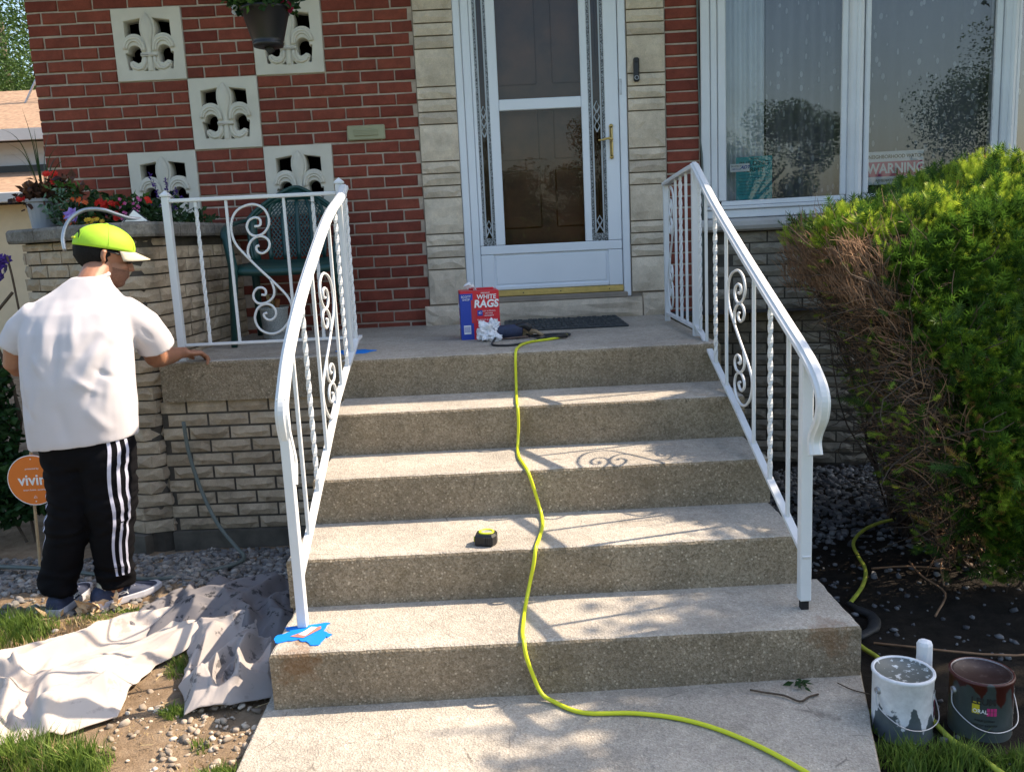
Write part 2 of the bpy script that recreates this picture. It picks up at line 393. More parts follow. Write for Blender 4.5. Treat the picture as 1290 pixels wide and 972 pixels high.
def cr(pts, n=6):      # Catmull-Rom
    P = [Vector(p) for p in pts]; P = [P[0] * 2 - P[1]] + P + [P[-1] * 2 - P[-2]]; out = []
    for i in range(1, len(P) - 2):
        for j in range(n):
            t = j / n; a, b, c, d = P[i - 1:i + 3]
            out.append(.5 * ((2 * b) + (c - a) * t + (2 * a - 5 * b + 4 * c - d) * t * t + (3 * b - a - 3 * c + d) * t ** 3))
    out.append(P[-2].copy()); return out
def finish(o, bevel=0, sub=0, smooth=True):
    """bake modifiers into the mesh"""
    if bevel:
        md = o.modifiers.new('b', 'BEVEL'); md.width = bevel; md.segments = 2; md.limit_method = 'ANGLE'
    if sub: md = o.modifiers.new('s', 'SUBSURF'); md.levels = sub; md.render_levels = sub
    return bake(o, smooth)
def bake(o, smooth=True):
    bpy.context.view_layer.update()
    me = bpy.data.meshes.new_from_object(o.evaluated_get(bpy.context.evaluated_depsgraph_get()))
    o.modifiers.clear(); old = o.data; o.data = me
    if smooth is not None: me.polygons.foreach_set('use_smooth', [smooth] * len(me.polygons))
    me.update(); return o
def text(s, size, mat, parent, loc, rot, name='lettering', ext=.0006, align='CENTER', sx=1.0, shear=0, bold=0.0):
    cu = bpy.data.curves.new(name, 'FONT'); cu.body = s; cu.size = size; cu.extrude = ext; cu.align_x = align; cu.align_y = 'CENTER'; cu.shear = shear; cu.offset = bold
    cu.resolution_u = 3
    tmp = bpy.data.objects.new(name, cu); C.objects.link(tmp); bpy.context.view_layer.update()
    me = bpy.data.meshes.new_from_object(tmp.evaluated_get(bpy.context.evaluated_depsgraph_get())); bpy.data.objects.remove(tmp)
    me.materials.clear(); me.materials.append(M[mat]); o = bpy.data.objects.new(name, me); o.location = loc; o.rotation_euler = rot; o.scale.x = sx
    return link(o, parent)
def curve2d(name, outer, holes, ext, bevel, mat, parent, loc, rot):
    cu = bpy.data.curves.new(name, 'CURVE'); cu.dimensions = '2D'; cu.fill_mode = 'BOTH'; cu.extrude = ext; cu.bevel_depth = bevel; cu.bevel_resolution = 1
    for poly in [outer] + holes:
        sp = cu.splines.new('POLY'); sp.points.add(len(poly) - 1); sp.use_cyclic_u = True
        for k, p in enumerate(poly): sp.points[k].co = (p[0], p[1], 0, 1)
    tmp = bpy.data.objects.new(name, cu); C.objects.link(tmp); bpy.context.view_layer.update()
    me = bpy.data.meshes.new_from_object(tmp.evaluated_get(bpy.context.evaluated_depsgraph_get())); bpy.data.objects.remove(tmp)
    me.materials.clear(); me.materials.append(M[mat]); o = bpy.data.objects.new(name, me); o.location = loc; o.rotation_euler = rot
    return link(o, parent)
HP = math.pi / 2

# ------------------------------------------------------------------ brickwork
_bc = {}
def brick_mesh(L, h, d, kind, var):
    key = (round(L, 3), round(h, 3), kind, var)
    if key in _bc: return _bc[key]
    r = random.Random(hash(key) & 0xffff)
    L, h = key[0], key[1]; v = []; f = []
    if kind == 'red':
        b = .0042; j = lambda: r.uniform(-.0022, .0022)
        o = [(0, 0), (L, 0), (L, h), (0, h)]; i = [(b, b), (L - b, b), (L - b, h - b), (b, h - b)]
        v = [(x, d, z) for x, z in o] + [(x + j(), b, z + j()) for x, z in o] + [(x, j(), z) for x, z in i]
        f = [(0, 1, 5, 4), (1, 2, 6, 5), (2, 3, 7, 6), (3, 0, 4, 7), (4, 5, 9, 8), (5, 6, 10, 9), (6, 7, 11, 10), (7, 4, 8, 11), (8, 9, 10, 11)]
    else:
        nx = max(2, min(8, int(L / .035))); nz = 2 if h < .09 else 4; amp = .008 if kind == 'split' else .008
        rows = nz + 1; cols = nx + 1
        for a in range(rows):
            for c in range(cols):
                edge = a in (0, nz) or c in (0, nx)
                y = .006 + r.uniform(0, .003) if edge else -r.uniform(0, amp)
                if kind == 'split' and not edge: y -= .004 * math.sin(c * 1.7 + var * 2) 
                v.append((L * c / nx + (0 if c in (0, nx) else r.uniform(-.2, .2) * L / nx), y, h * a / nz + (0 if a in (0, nz) else r.uniform(-.25, .25) * h / nz)))
        for a in range(nz):
            for c in range(nx):
                k = a * cols + c; 
                if r.random() < .5: f += [(k, k + 1, k + cols + 1), (k, k + cols + 1, k + cols)]
                else: f += [(k, k + 1, k + cols), (k + 1, k + cols + 1, k + cols)]
        n0 = len(v); bl = [0, nx, nz * cols + nx, nz * cols]
        v += [(0, d, 0), (L, d, 0), (L, d, h), (0, d, h)]
        bot = list(range(0, cols)); top = [nz * cols + c for c in range(cols)]; lef = [a * cols for a in range(rows)]; rig = [a * cols + nx for a in range(rows)]
        f += [tuple([n0] + [n0 + 1] + bot[::-1]), tuple([n0 + 3] + top + [n0 + 2]), tuple([n0] + lef + [n0 + 3]), tuple([n0 + 1] + [n0 + 2] + rig[::-1])]
    me = bpy.data.meshes.new(kind + '_piece'); me.from_pydata(v, [], f); me.update(); _bc[key] = me
    return me
_slots = {}
def brick(name, x, y, z, L, h, mat, parent, kind='red', rz=0, d=.09, stuff=None):
    me = brick_mesh(L, h, d, kind, random.randrange(5))
    if stuff is not None:
        ca, sa = math.cos(rz), math.sin(rz)
        stuff.add([(x + p.co.x * ca - p.co.y * sa, y + p.co.x * sa + p.co.y * ca, z + p.co.z) for p in me.vertices], [tuple(p.vertices) for p in me.polygons]); return
    key = (me.name, mat)
    if key not in _slots:
        if len(me.materials) == 0: me.materials.append(M[mat]); _slots[key] = me
        else: c = me.copy(); c.materials.clear(); c.materials.append(M[mat]); _slots[key] = c
    o = bpy.data.objects.new(name, _slots[key]); o.location = (x, y, z); o.rotation_euler.z = rz
    return link(o, parent)
def along(poly):
    P = [Vector((a, b)) for a, b in poly]; ls = [0]
    for a, b in zip(P, P[1:]): ls.append(ls[-1] + (b - a).length)
    def at(s):
        s = max(0, min(ls[-1], s))
        for k in range(len(P) - 1):
            if s <= ls[k + 1] + 1e-9: return P[k].lerp(P[k + 1], (s - ls[k]) / (ls[k + 1] - ls[k]))
        return P[-1]
    return at, ls[-1]
def coursework(name, poly, z0, n, ch, pitch, joint, mat, parent, kind, proud=0, jit=0.0, vis=None, d=.07, stuff=None, seed=1, offs=None):
    at, T = along(poly); r = random.Random(seed); cnt = 0
    for k in range(n):
        s = -(pitch / 2 if k % 2 else 0) - (r.uniform(0, pitch * .4) if jit else 0) + (offs or 0)
        while s < T - .01:
            L = pitch * (1 + r.uniform(-jit, jit)); a = max(0, s); b = min(T, s + L) - joint
            if b - a > .025:
                p = at(a); q = at(b); t = (q - p); ang = math.atan2(t.y, t.x)
                LL = round(t.length / .01) * .01 if jit else t.length
                zz = z0 + k * ch
                if vis is None or vis(p, q, zz):
                    nrm = Vector((math.sin(ang), -math.cos(ang))); o = proud + r.uniform(-.002, .002)
                    brick(name, p.x + nrm.x * o, p.y + nrm.y * o, zz, t.length if not jit else LL, ch - joint, mat, parent, kind, ang, d, stuff); cnt += 1
            s += L
    return cnt
def wall_sheet(mb, x0, x1, z0, z1, holes, y0, y1):
    xs = sorted(set([x0, x1] + [a for h in holes for a in h[:2] if x0 < a < x1])); zs = sorted(set([z0, z1] + [a for h in holes for a in h[2:] if z0 < a < z1]))
    solid = {}
    for i in range(len(xs) - 1):
        for j in range(len(zs) - 1):
            cx = (xs[i] + xs[i + 1]) / 2; cz = (zs[j] + zs[j + 1]) / 2
            solid[i, j] = not any(h[0] < cx < h[1] and h[2] < cz < h[3] for h in holes)
    for (i, j), sld in solid.items():
        if not sld: continue
        a, b, c, e = xs[i], xs[i + 1], zs[j], zs[j + 1]
        mb.add([(a, y0, c), (b, y0, c), (b, y0, e), (a, y0, e)], [(0, 1, 2, 3)])
        mb.add([(a, y1, c), (b, y1, c), (b, y1, e), (a, y1, e)], [(3, 2, 1, 0)])
        if not solid.get((i - 1, j), False): mb.add([(a, y0, c), (a, y1, c), (a, y1, e), (a, y0, e)], [(0, 3, 2, 1)])
        if not solid.get((i + 1, j), False): mb.add([(b, y0, c), (b, y1, c), (b, y1, e), (b, y0, e)], [(0, 1, 2, 3)])
        if not solid.get((i, j - 1), False): mb.add([(a, y0, c), (b, y0, c), (b, y1, c), (a, y1, c)], [(0, 3, 2, 1)])
        if not solid.get((i, j + 1), False): mb.add([(a, y0, e), (b, y0, e), (b, y1, e), (a, y1, e)], [(0, 1, 2, 3)])

# ================================================================== SETTING: ground, walkway
def ground():
    def axis(a, b, st, lo, hi):
        k = list(np.arange(a, b, st)) + [b]; v = st; x = a; L = []
        while x > lo: v *= 1.6; x -= v; L.insert(0, max(x, lo))
        v = st; x = b; R = []
        while x < hi: v *= 1.6; x += v; R.append(min(x, hi))
        return L + k + R
    xs = axis(-3.0, 2.9, .035, -150, 150); ys = axis(-3.9, -.3, .035, -150, 150)
    v = []; f = []; nx = len(xs)
    for y in ys:
        for x in xs:
            near = max(0, 1 - max(0, abs(x) - 2.9) / 1.5)
            z = -.035 + .022 * noise.noise(Vector((x * 3, y * 3, 0))) + .008 * noise.noise(Vector((x * 14, y * 14, 3)))
            if -.95 < x < 1.2 and y < -1.2: z = min(z, -.035)
            if y > -1.6: z -= .02
            if y < -3.6: z += min(.03, (-3.6 - y) * .1)
            v.append((x, y, z))
    for j in range(len(ys) - 1):
        for i in range(nx - 1): k = j * nx + i; f.append((k, k + 1, k + nx + 1, k + nx))
    tag(mk('ground', v, f, 'soil', smooth=True), kind='structure')
ground()
def gz(x, y): 
    z = -.035 + .022 * noise.noise(Vector((x * 3, y * 3, 0))) + .008 * noise.noise(Vector((x * 14, y * 14, 3)))
    return z - (.02 if y > -1.6 else 0)

def slab(name, poly, z0, z1, b, parent, mats, tilt=0.0, step=.02, jit=.0022, edgejit=.0036, seed=0):
    pts = []
    for (x, y), (x2, y2) in zip(poly, poly[1:] + poly[:1]):
        L = math.hypot(x2 - x, y2 - y); n = max(1, int(L / step))
        for k in range(n): pts.append((x + (x2 - x) * k / n, y + (y2 - y) * k / n))
    n = len(pts); cx = sum(p[0] for p in pts) / n
    def inset(d):
        out = []
        for i in range(n):
            a = Vector(pts[i - 1]); p = Vector(pts[i]); c = Vector(pts[(i + 1) % n])
            t1 = (p - a).normalized(); t2 = (c - p).normalized(); n1 = Vector((-t1.y, t1.x)); n2 = Vector((-t2.y, t2.x)); nn = (n1 + n2)
            nn = nn / max(.3, nn.length_squared) * 2 if nn.length > 0 else n1
            out.append(p + nn * d)
        return out
    def nz(p, s, a): return a * noise.noise(Vector((p[0] * 22 + seed, p[1] * 22, s)))
    R = []
    for (d, z, js) in ((0, z0, 0), (0, z0 + (z1 - z0) * .5, 1), (0, z1 - b, 1), (b * .35, z1 - b * .3, 1), (b, z1, 0)):
        r = inset(d + 0)
        R.append([(p.x + (nz(p, z * 9, edgejit) if js else 0), p.y + (nz(p, z * 9 + 5, edgejit) if js else 0), z + (tilt * (p.x + .8)) + (nz(p, 9, jit) if js else 0)) for p in r])
    v = [q for r in R for q in r]; f = []; fm = []
    for k in range(4):
        for i in range(n):
            f.append((k * n + i, k * n + (i + 1) % n, (k + 1) * n + (i + 1) % n, (k + 1) * n + i)); fm.append(1 if k < 3 else 0)
    f.append(tuple(4 * n + i for i in range(n))); fm.append(0)
    f.append(tuple(reversed(range(n)))); fm.append(1)
    o = mk(name, v, f, None, parent, mats=mats, fm=fm); return o
wk = slab('walkway', [(-.72, -9.0), (.72, -9.0), (.74, -3.9), (.913, -3.316), (1.10, -2.7), (-.82, -2.7)], -.12, 0, .006, None, ['walk', 'riser'], tilt=.011, step=.08)
tag(wk, kind='structure')
st_ = tag(mk('street', [(-150, -26, .02), (150, -26, .02), (150, -15, .02), (-150, -15, .02)], [(0, 1, 2, 3)], 'concretefar'), kind='structure')

# ================================================================== STEPS
ZS = [0, .185, .358, .534, .712, .89]; YS = [0, -2.885, -2.545, -2.172, -1.812, -1.45]
steps = thing('concrete_steps', 'weathered aggregate concrete front steps, five risers up to the porch landing', 'steps', (0, -2.3, 0))
def P_(o, parent):   # keep world placement under an empty that is only translated
    o.parent = parent; o.matrix_parent_inverse = Matrix.Translation(-Vector(parent.location)); return o
for k in range(1, 5):
    x0, x1 = (-.785, 1.04) if k == 1 else (-.800 if k == 2 else -.775, .972)
    yb = YS[k + 1] + .04
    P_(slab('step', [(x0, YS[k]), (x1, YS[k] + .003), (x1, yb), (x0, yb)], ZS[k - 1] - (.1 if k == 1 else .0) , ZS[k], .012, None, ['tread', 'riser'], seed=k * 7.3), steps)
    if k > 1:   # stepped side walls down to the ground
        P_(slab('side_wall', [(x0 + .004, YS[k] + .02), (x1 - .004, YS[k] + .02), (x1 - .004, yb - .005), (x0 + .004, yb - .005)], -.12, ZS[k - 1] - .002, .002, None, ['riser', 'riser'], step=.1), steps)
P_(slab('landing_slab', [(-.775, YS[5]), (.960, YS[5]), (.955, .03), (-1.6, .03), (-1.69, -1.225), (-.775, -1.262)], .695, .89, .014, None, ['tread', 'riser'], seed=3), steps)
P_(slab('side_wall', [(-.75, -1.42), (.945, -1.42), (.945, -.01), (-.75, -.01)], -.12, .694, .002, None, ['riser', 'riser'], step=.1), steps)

# ================================================================== PORCH WALL (below the landing) and PLANTER
pw = thing('porch_wall', 'tan split face brick wall under the left side of the landing', 'wall', (-1.2, -1.2, 0))
PWL = [(-1.72, -1.198), (-.76, -1.236)]
for nm in ():
    pass
def ribbon(mb, poly, inset, z0, z1, thick=.08):
    P = [Vector(p) for p in poly]; N = []
    for i in range(len(P)):
        t = (P[min(i + 1, len(P) - 1)] - P[max(0, i - 1)]).normalized(); N.append(Vector((t.y, -t.x)))
    v = []; f = []
    for p, n in zip(P, N):
        a = p - n * inset; b = p - n * (inset + thick)
        v += [(a.x, a.y, z0), (a.x, a.y, z1), (b.x, b.y, z1), (b.x, b.y, z0)]
    for i in range(len(P) - 1):
        for j in range(4): f.append((i * 4 + j, (i + 1) * 4 + j, (i + 1) * 4 + (j + 1) % 4, i * 4 + (j + 1) % 4))
    f.append((0, 1, 2, 3)); k = (len(P) - 1) * 4; f.append((k + 3, k + 2, k + 1, k)); mb.add(v, f)
before = set(C.objects)
coursework('brick', PWL, .041, 10, .066, .2032, .011, 'tan', None, 'split', seed=3, offs=.03)
for o in set(C.objects) - before: P_(o, pw)
mb = MB(); ribbon(mb, PWL, .012, -.1, .694); P_(mb.build('mortar', 'tanmortar'), pw)
mb = MB(); ribbon(mb, PWL, -.02, -.15, .036, .1); P_(mb.build('footing', 'base'), pw)

pl = thing('brick_planter', 'tall curved tan brick planter with stone cap beside the porch', 'planter', (-2.0, -.6, 0))
PLN = [(-2.54, .0), (-2.54, -.72), (-2.52, -.79), (-2.47, -.85), (-1.98, -1.175), (-1.91, -1.215), (-1.84, -1.24), (-1.765, -1.24), (-1.71, -1.205), (-1.68, -1.13), (-1.60, 0)]
P0_ = [Vector(p) for p in PLN]
before = set(C.objects)
coursework('brick', PLN, .041, 21, .067, .165, .008, 'tan', None, 'split', seed=9, jit=.22, vis=lambda p, q, z: not (p.y > -.7 and p.x < -2.4) and not (p.x > -1.705 and p.y > -1.17 and z < .82), d=.05)
coursework('brick', PLN, .041 + 21 * .067, 1, .04, .3, .006, 'tan', None, 'split', seed=19, jit=.2, vis=lambda p, q, z: p.x < -1.7 and not (p.y > -.7), d=.05)
for o in set(C.objects) - before: P_(o, pl)
mb = MB(); ribbon(mb, PLN, .034, -.1, 1.488); P_(mb.build('mortar', 'tanmortar'), pl)
mb = MB(); ribbon(mb, PLN[:7], -.02, -.15, .036, .1); P_(mb.build('footing', 'base'), pl)
# cap stones
at, T = along(PLN)
cuts = [.0, .42, .74 + .35, 1.62, 2.02, 2.45, T]
for a, b in zip(cuts, cuts[1:]):
    n = max(2, int((b - a) / .05)); v = []; f = []
    prof = [(-.045, 0), (-.052, .012), (-.052, .055), (-.042, .068), (.2, .07), (.2, 0)]
    for i in range(n + 1):
        s = a + .003 + (b - a - .006) * i / n; p = at(s); t = (at(s + .06) - at(s - .06)).normalized(); nn = Vector((t.y, -t.x))
        for (o_, z) in prof:
            j = .004 * noise.noise(Vector((s * 25, z * 60, 1)))
            v.append((p.x - nn.x * (o_ + j), p.y - nn.y * (o_ + j), 1.49 + z + j * .5))
    k = len(prof)
    for i in range(n):
        for j in range(k): f.append((i * k + j, (i + 1) * k + j, (i + 1) * k + (j + 1) % k, i * k + (j + 1) % k))
    f.append(tuple(range(k))); f.append(tuple(n * k + j for j in reversed(range(k))))
    P_(mk('cap_stone', v, f, 'cap', None), pl)
P_(mk('planting_soil', [(x, y, 1.5) for x, y in [(-2.42, -.05), (-2.42, -.72), (-2.3, -.88), (-1.95, -1.1), (-1.8, -1.14), (-1.77, -1.05), (-1.7, -.05)]], [tuple(range(7))], 'soil', None), pl)

# ================================================================== HOUSE
house = thing('house', 'red brick house front with limestone door surround and white bay window', 'house', (0, 0, 0))
CH = .0677; GX = -2.2233; GZ = 2.8094; CC = .4064; BJ = .0106
cells = [(0, 0), (1, 1), (2, 0), (0, 2), (2, 2)]
holes = [(GX + i * CC - .0, GX + (i + 1) * CC - BJ, GZ - (j + 1) * CC + BJ, GZ - j * CC) for i, j in cells]
holes = [(a, b, c, d) for a, b, c, d in holes]
DX0, DX1 = -.245, .765
ws = MB(); wall_sheet(ws, -2.716, 1.2, .0, 3.4, holes + [(DX0, DX1, 1.01, 3.25)], .008, .2); ws.build('mortar_wall', 'mortar', house)
# bricks of the facade
stuff = MB(); nb = 0; rr = random.Random(5)
for k in range(-8, 29):
    zt = GZ - k * CH; z0 = zt - CH + BJ
    segs = [(-2.72, -.482)]
    for (a, b, c, d) in holes:
        if c - .02 < (z0 + zt) / 2 < d + .02:
            new = []
            for s, e in segs:
                if a < e and b > s: new += [(s, a - BJ), (b + BJ, e)]
                else: new.append((s, e))
            segs = [q for q in new if q[1] - q[0] > .02]
    phase = GX + (0 if k % 2 == 0 else .1016)
    def lay(s, e):
        global nb
        i = math.floor((s - phase) / .2032)
        while phase + i * .2032 < e - .015:
            a = max(s, phase + i * .2032); b = min(e, phase + (i + 1) * .2032 - BJ); i += 1
            if b - a < .022: continue
            hid = a < -1.7 and zt < 1.45
            if hid: continue
            y = rr.uniform(-.0025, .0015); vis = zt < 2.95
            brick('brick', a + rr.uniform(-.001, .001), y, z0 + rr.uniform(-.0008, .0008), b - a, CH - BJ, 'brick', house, 'red', 0, .05, None if vis else stuff)
            nb += vis
    for s, e in segs: lay(s, e)
    # narrow strip right of the stone column
    vis = zt < 2.95
    brick('brick', .999, rr.uniform(-.002, .002), z0, .194, CH - BJ, 'brick', house, 'red', 0, .05, None if vis else stuff); nb += vis
print('facade bricks', nb)
tag(stuff.build('brick_courses', 'brick', house), kind='stuff')

# pierced blocks
def bil(pts, flip=False): return [((1 - u if flip else u) * .397, (1 - v) * .397) for u, v in pts]
def arc(cx, cy, rx, ry, a0, a1, n=9): return [(cx + rx * math.cos(math.radians(a0 + (a1 - a0) * i / n)), cy + ry * math.sin(math.radians(a0 + (a1 - a0) * i / n))) for i in range(n + 1)]
HA = [(.155, .16), (.425, .12), (.40, .20), (.393, .29), (.405, .37), (.425, .425)] + arc(.285, .50, .155, .145, -25, -140, 8) + [(.150, .43)]
HC = [(.135, .615), (.165, .60)] + arc(.285, .60, .108, .098, 175, 370, 10) + [(.385, .635), (.385, .70), (.365, .755), (.32, .775), (.275, .755), (.245, .735), (.21, .745), (.20, .785), (.225, .83), (.235, .865), (.165, .865), (.15, .74)]
HD = [(.33, .885), (.40, .855), (.455, .80), (.462, .885)]
holes2 = []
for hp in (HA, HC, HD): holes2 += [bil(hp), bil(hp, True)[::-1]]
b0 = None
def sm(pts):   # round the corners a little
    return pts
for (i, j) in cells:
    x = GX + i * CC; z = GZ - (j + 1) * CC + BJ
    if b0 is None:
        b0 = curve2d('decorative_block', [(0, 0), (.397, 0), (.397, .397), (0, .397)], holes2, .045, .004, 'caststone', house, (x, .043, z), (HP, 0, 0)); blk = b0
    else:
        blk = b0.copy(); link(blk); blk.location = (x, .043, z)
    def rel(name, me_fn):
        o = me_fn(); o.parent = blk; o.rotation_euler = (-HP, 0, 0); o.location = (0, 0, 0); return o
    key = '_rel'
    if (i, j) == cells[0]:
        # raised leaf ridge, petals and tie band, in block space (x right, z up, -y out)
        R = []
        mbk = MB()
        L_ = [(.5, .06), (.46, .12), (.428, .20), (.415, .28), (.43, .37), (.455, .46), (.47, .6), (.47, .87)]
        ln = len(L_); v = []; f = []
        for u, w_ in L_:
            for uu, yy in ((u, -.0065), (.5, -.022 if .08 < w_ < .6 else -.010), (1 - u, -.0065)): v.append((uu * .397, yy, (1 - w_) * .397))
        for q in range(ln - 1):
            for s_ in (0, 1): f.append((q * 3 + s_, (q + 1) * 3 + s_, (q + 1) * 3 + s_ + 1, q * 3 + s_ + 1))
        mbk.add(v, f)
        for sx in (0, 1):
            for (rad, rr_) in ((.145, .010), (.112, .007)):
                pts = [((1 - u if sx else u) * .397, -.004, (1 - w_) * .397) for u, w_ in arc(.285, .565, rad, rad * 1.12, -178, 12, 14)]
                mbk.tube(pts, rr_, 6, True, 1)
            pts = [((1 - u if sx else u) * .397, -.002, (1 - w_) * .397) for u, w_ in [(.43, .68), (.425, .76), (.38, .83), (.31, .845), (.25, .82), (.22, .775)]]
            mbk.tube(pts, [.010, .011, .011, .010, .009, .011], 6)
        mbk.box(.375 * .397, .625 * .397, -.018, .0, (1 - .672) * .397, (1 - .625) * .397, .004)
        relmesh = mbk.build('fleur_relief', 'caststone', None, True)
        relmesh.parent = blk; relmesh.rotation_euler = (-HP, 0, 0); relmesh.location = (0, 0, .048); relm = relmesh.data
    else:
        o = bpy.data.objects.new('fleur_relief', relm); link(o, blk); o.rotation_euler = (-HP, 0, 0); o.location = (0, 0, .048)

# limestone columns
lj = MB(); lj.box(-.480, -.235, .004, .06, .87, 3.4); lj.box(.760, .996, .004, .06, .87, 3.4); lj.build('stone_backing', 'limejoint', house)
for (xa, xb, base) in ((-.475, -.247, 1.012), (.770, .990, 1.034)):
    z = base - .428 if xa > 0 else base
    z = base
    while z < 3.35:
        for hgt in (.214, .0713, .0713, .0713):
            if z > .9: brick('stone', xa + rr.uniform(0, .003), -.022, z + .004, xb - xa - rr.uniform(0, .004), hgt - .008, 'lime', house, 'lime', 0, .04)
            z += hgt
for (xa, xb) in ((-.505, -.13), (-.125, .825), (.832, .992)):
    brick('threshold_stone', xa, -.06 if xa < .8 else -.055, .888, xb - xa, .118 + (.0 if xa < .8 else .02), 'lime', house, 'lime', 0, .1)
# mail slot plate
o = MB().box(-.905, -.68, -.016, .003, 2.012, 2.098, .006).build('plate', 'sillstone', None); o.name = 'mail_slot'; o.parent = house
o.data.materials.clear(); o.data.materials.append(simple('faded_plate', (.33, .32, .2), .6, .1))
sl = MB(); sl.box(-.865, -.72, -.021, -.014, 2.035, 2.075, .003)
for q in range(4): sl.box(-.862, -.723, -.0235, -.021, 2.038 + q * .0095, 2.042 + q * .0095)
sl.build('flap', o.data.materials[0], o)

# door: casing, storm door
fr = MB()
fr.box(-.245, -.200, -.012, .10, 1.01, 3.25, .006); fr.box(.720, .765, -.012, .10, 1.01, 3.25, .006)
fr.box(-.198, -.150, -.002, .10, 1.01, 3.25, .004) ; fr.box(-.2, .765, -.010, .10, 3.15, 3.24, .006)
fr.build('door_casing', 'doorwhite', house)
hg = MB(); hg.box(.722, .735, -.016, -.008, 2.2, 2.29); hg.build('hinge', 'steel', house)
Dz0, Dz1 = 1.083, 3.13
sd = thing('storm_door', None, None); sd.parent = house
del_ = None
dm = MB()
yA, yB = -.004, .03
X = [-.148, -.128, -.052, .004, .494, .536, .634, .716]
for a, b in ((X[0], X[1]), (X[2], X[3]), (X[4], X[5]), (X[6], X[7])): dm.box(a, b, yA, yB, 1.355, 3.05, .004)
dm.box(X[0] - .0, X[7], yA, yB, 3.05, 3.13, .004)
dm.box(X[0], X[7], yA - .001, yB, 1.30, 1.353, .004)
dm.box(X[3] + .001, X[4] - .001, yA + .001, yB, 2.142, 2.206, .004)
dm.box(X[0], X[0] + .075, yA, yB, Dz0, 1.298, .003); dm.box(X[7] - .085, X[7], yA, yB, Dz0, 1.298, .003); dm.box(X[0] + .077, X[7] - .087, yA, yB, Dz0, 1.105, .003)
dm.build('door_frame', 'doorwhite', sd)
MB().box(X[0] + .06, X[7] - .07, .008, .028, 1.09, 1.299).build('kick_panel', 'doorwhite', sd)
MB().box(X[0] + .088, X[7] - .098, .003, .01, 1.116, 1.288, .004).build('kick_moulding', 'doorwhite', sd)
MB().box(X[0] - .002, X[7] + .002, -.014, .02, 1.043, 1.081, .004).build('brass_sweep', 'brass', sd)
sw = MB()
for q in (.1, .33, .63): sw.tube([(q, -.016, 1.062), (q, -.013, 1.062)], .004, 8)
sw.build('screw', 'black', sd)
MB().box(-.17, .74, -.03, .12, 1.006, 1.041, .006).build('door_sill', 'limejoint', house)
mk('pane', [(X[3], .012, 1.35), (X[4], .012, 1.35), (X[4], .012, 2.145), (X[3], .012, 2.145)], [(0, 1, 2, 3)], 'doorglass', sd)
mk('pane', [(X[3], .012, 2.2), (X[4], .012, 2.2), (X[4], .012, 3.05), (X[3], .012, 3.05)], [(0, 1, 2, 3)], 'doorglass', sd)
# mottled lead border
def leadmat():
    m, t, b, P = newmat('mottled_glass')
    v = vor(t, P, 240); col = ramp(t, v.outputs['Color'], [(.35, (.02, .022, .025)), (.55, (.3, .32, .34))])
    setc(t, b, 'Base Color', col); b.inputs['Roughness'].default_value = .3; return m
M['lead'] = leadmat()
for (a, b) in ((X[1], X[2]), (X[5], X[6])):
    mk('side_lite', [(a, .014, 1.35), (b, .014, 1.35), (b, .014, 3.05), (a, .014, 3.05)], [(0, 1, 2, 3)], 'doorglass', sd)
    w_ = b - a; c = (a + b) / 2
    lead = MB(); lead.box(a, a + w_ * .16, .009, .0125, 1.353, 3.05); lead.box(b - w_ * .16, b, .009, .0125, 1.353, 3.05); lead.box(a + w_ * .16, b - w_ * .16, .009, .0125, 1.353, 1.40)
    lead.build('mottled_border', 'lead', sd)
    et = MB()
    for xx in (a + w_ * .24, b - w_ * .24): et.box(xx - .0045, xx + .0045, .008, .012, 1.40, 3.05)
    def diamond(zc, hz, hx):
        et.tube([(c, .008, zc - hz), (c + hx, .008, zc), (c, .008, zc + hz), (c - hx, .008, zc), (c, .008, zc - hz)], .0042, 4)
    for zc in (2.14, 2.085, 2.03): diamond(zc, .034, .016)
    diamond(1.475, .030, .016)
    et.tube([(a + w_ * .24, .008, 1.405), (c + .004, .008, 1.452)], .004, 4); et.tube([(b - w_ * .24, .008, 1.405), (c - .004, .008, 1.452)], .004, 4)
    et.build('etched_strip', 'etch', sd)
# handle
hb = MB(); hb.box(.656, .676, -.016, -.003, 1.84, 2.03, .006); hb.tube([(.666, -.012, 1.94), (.666, -.05, 1.945)], .008, 10); hb.tube(cr([(.668, -.05, 1.946), (.64, -.052, 1.95), (.61, -.05, 1.944), (.585, -.046, 1.942)]), [.008] * 6 + [.007] * 6 + [.005] * 7, 8)
for q in (1.845, 2.025): hb.tube([(.666, -.016, q), (.666, -.003, q)], .012, 10)
hb.build('handle', 'brass', sd, True)
# inner wooden door
wd = thing('wooden_door', None, None); wd.parent = house
MB().box(-.14, .70, .12, .16, 1.02, 3.15).build('door_slab', 'wood', wd)
for (a, b, c_, d_) in ((-.03, .24, 1.45, 1.80), (.33, .60, 1.45, 1.80), (-.03, .24, 1.86, 2.2), (.33, .60, 1.86, 2.2), (-.03, .24, 2.3, 2.95), (.33, .60, 2.3, 2.95)):
    m_ = MB(); m_.box(a, b, .106, .121, c_, d_, .01); m_.build('raised_panel', 'wood', wd)
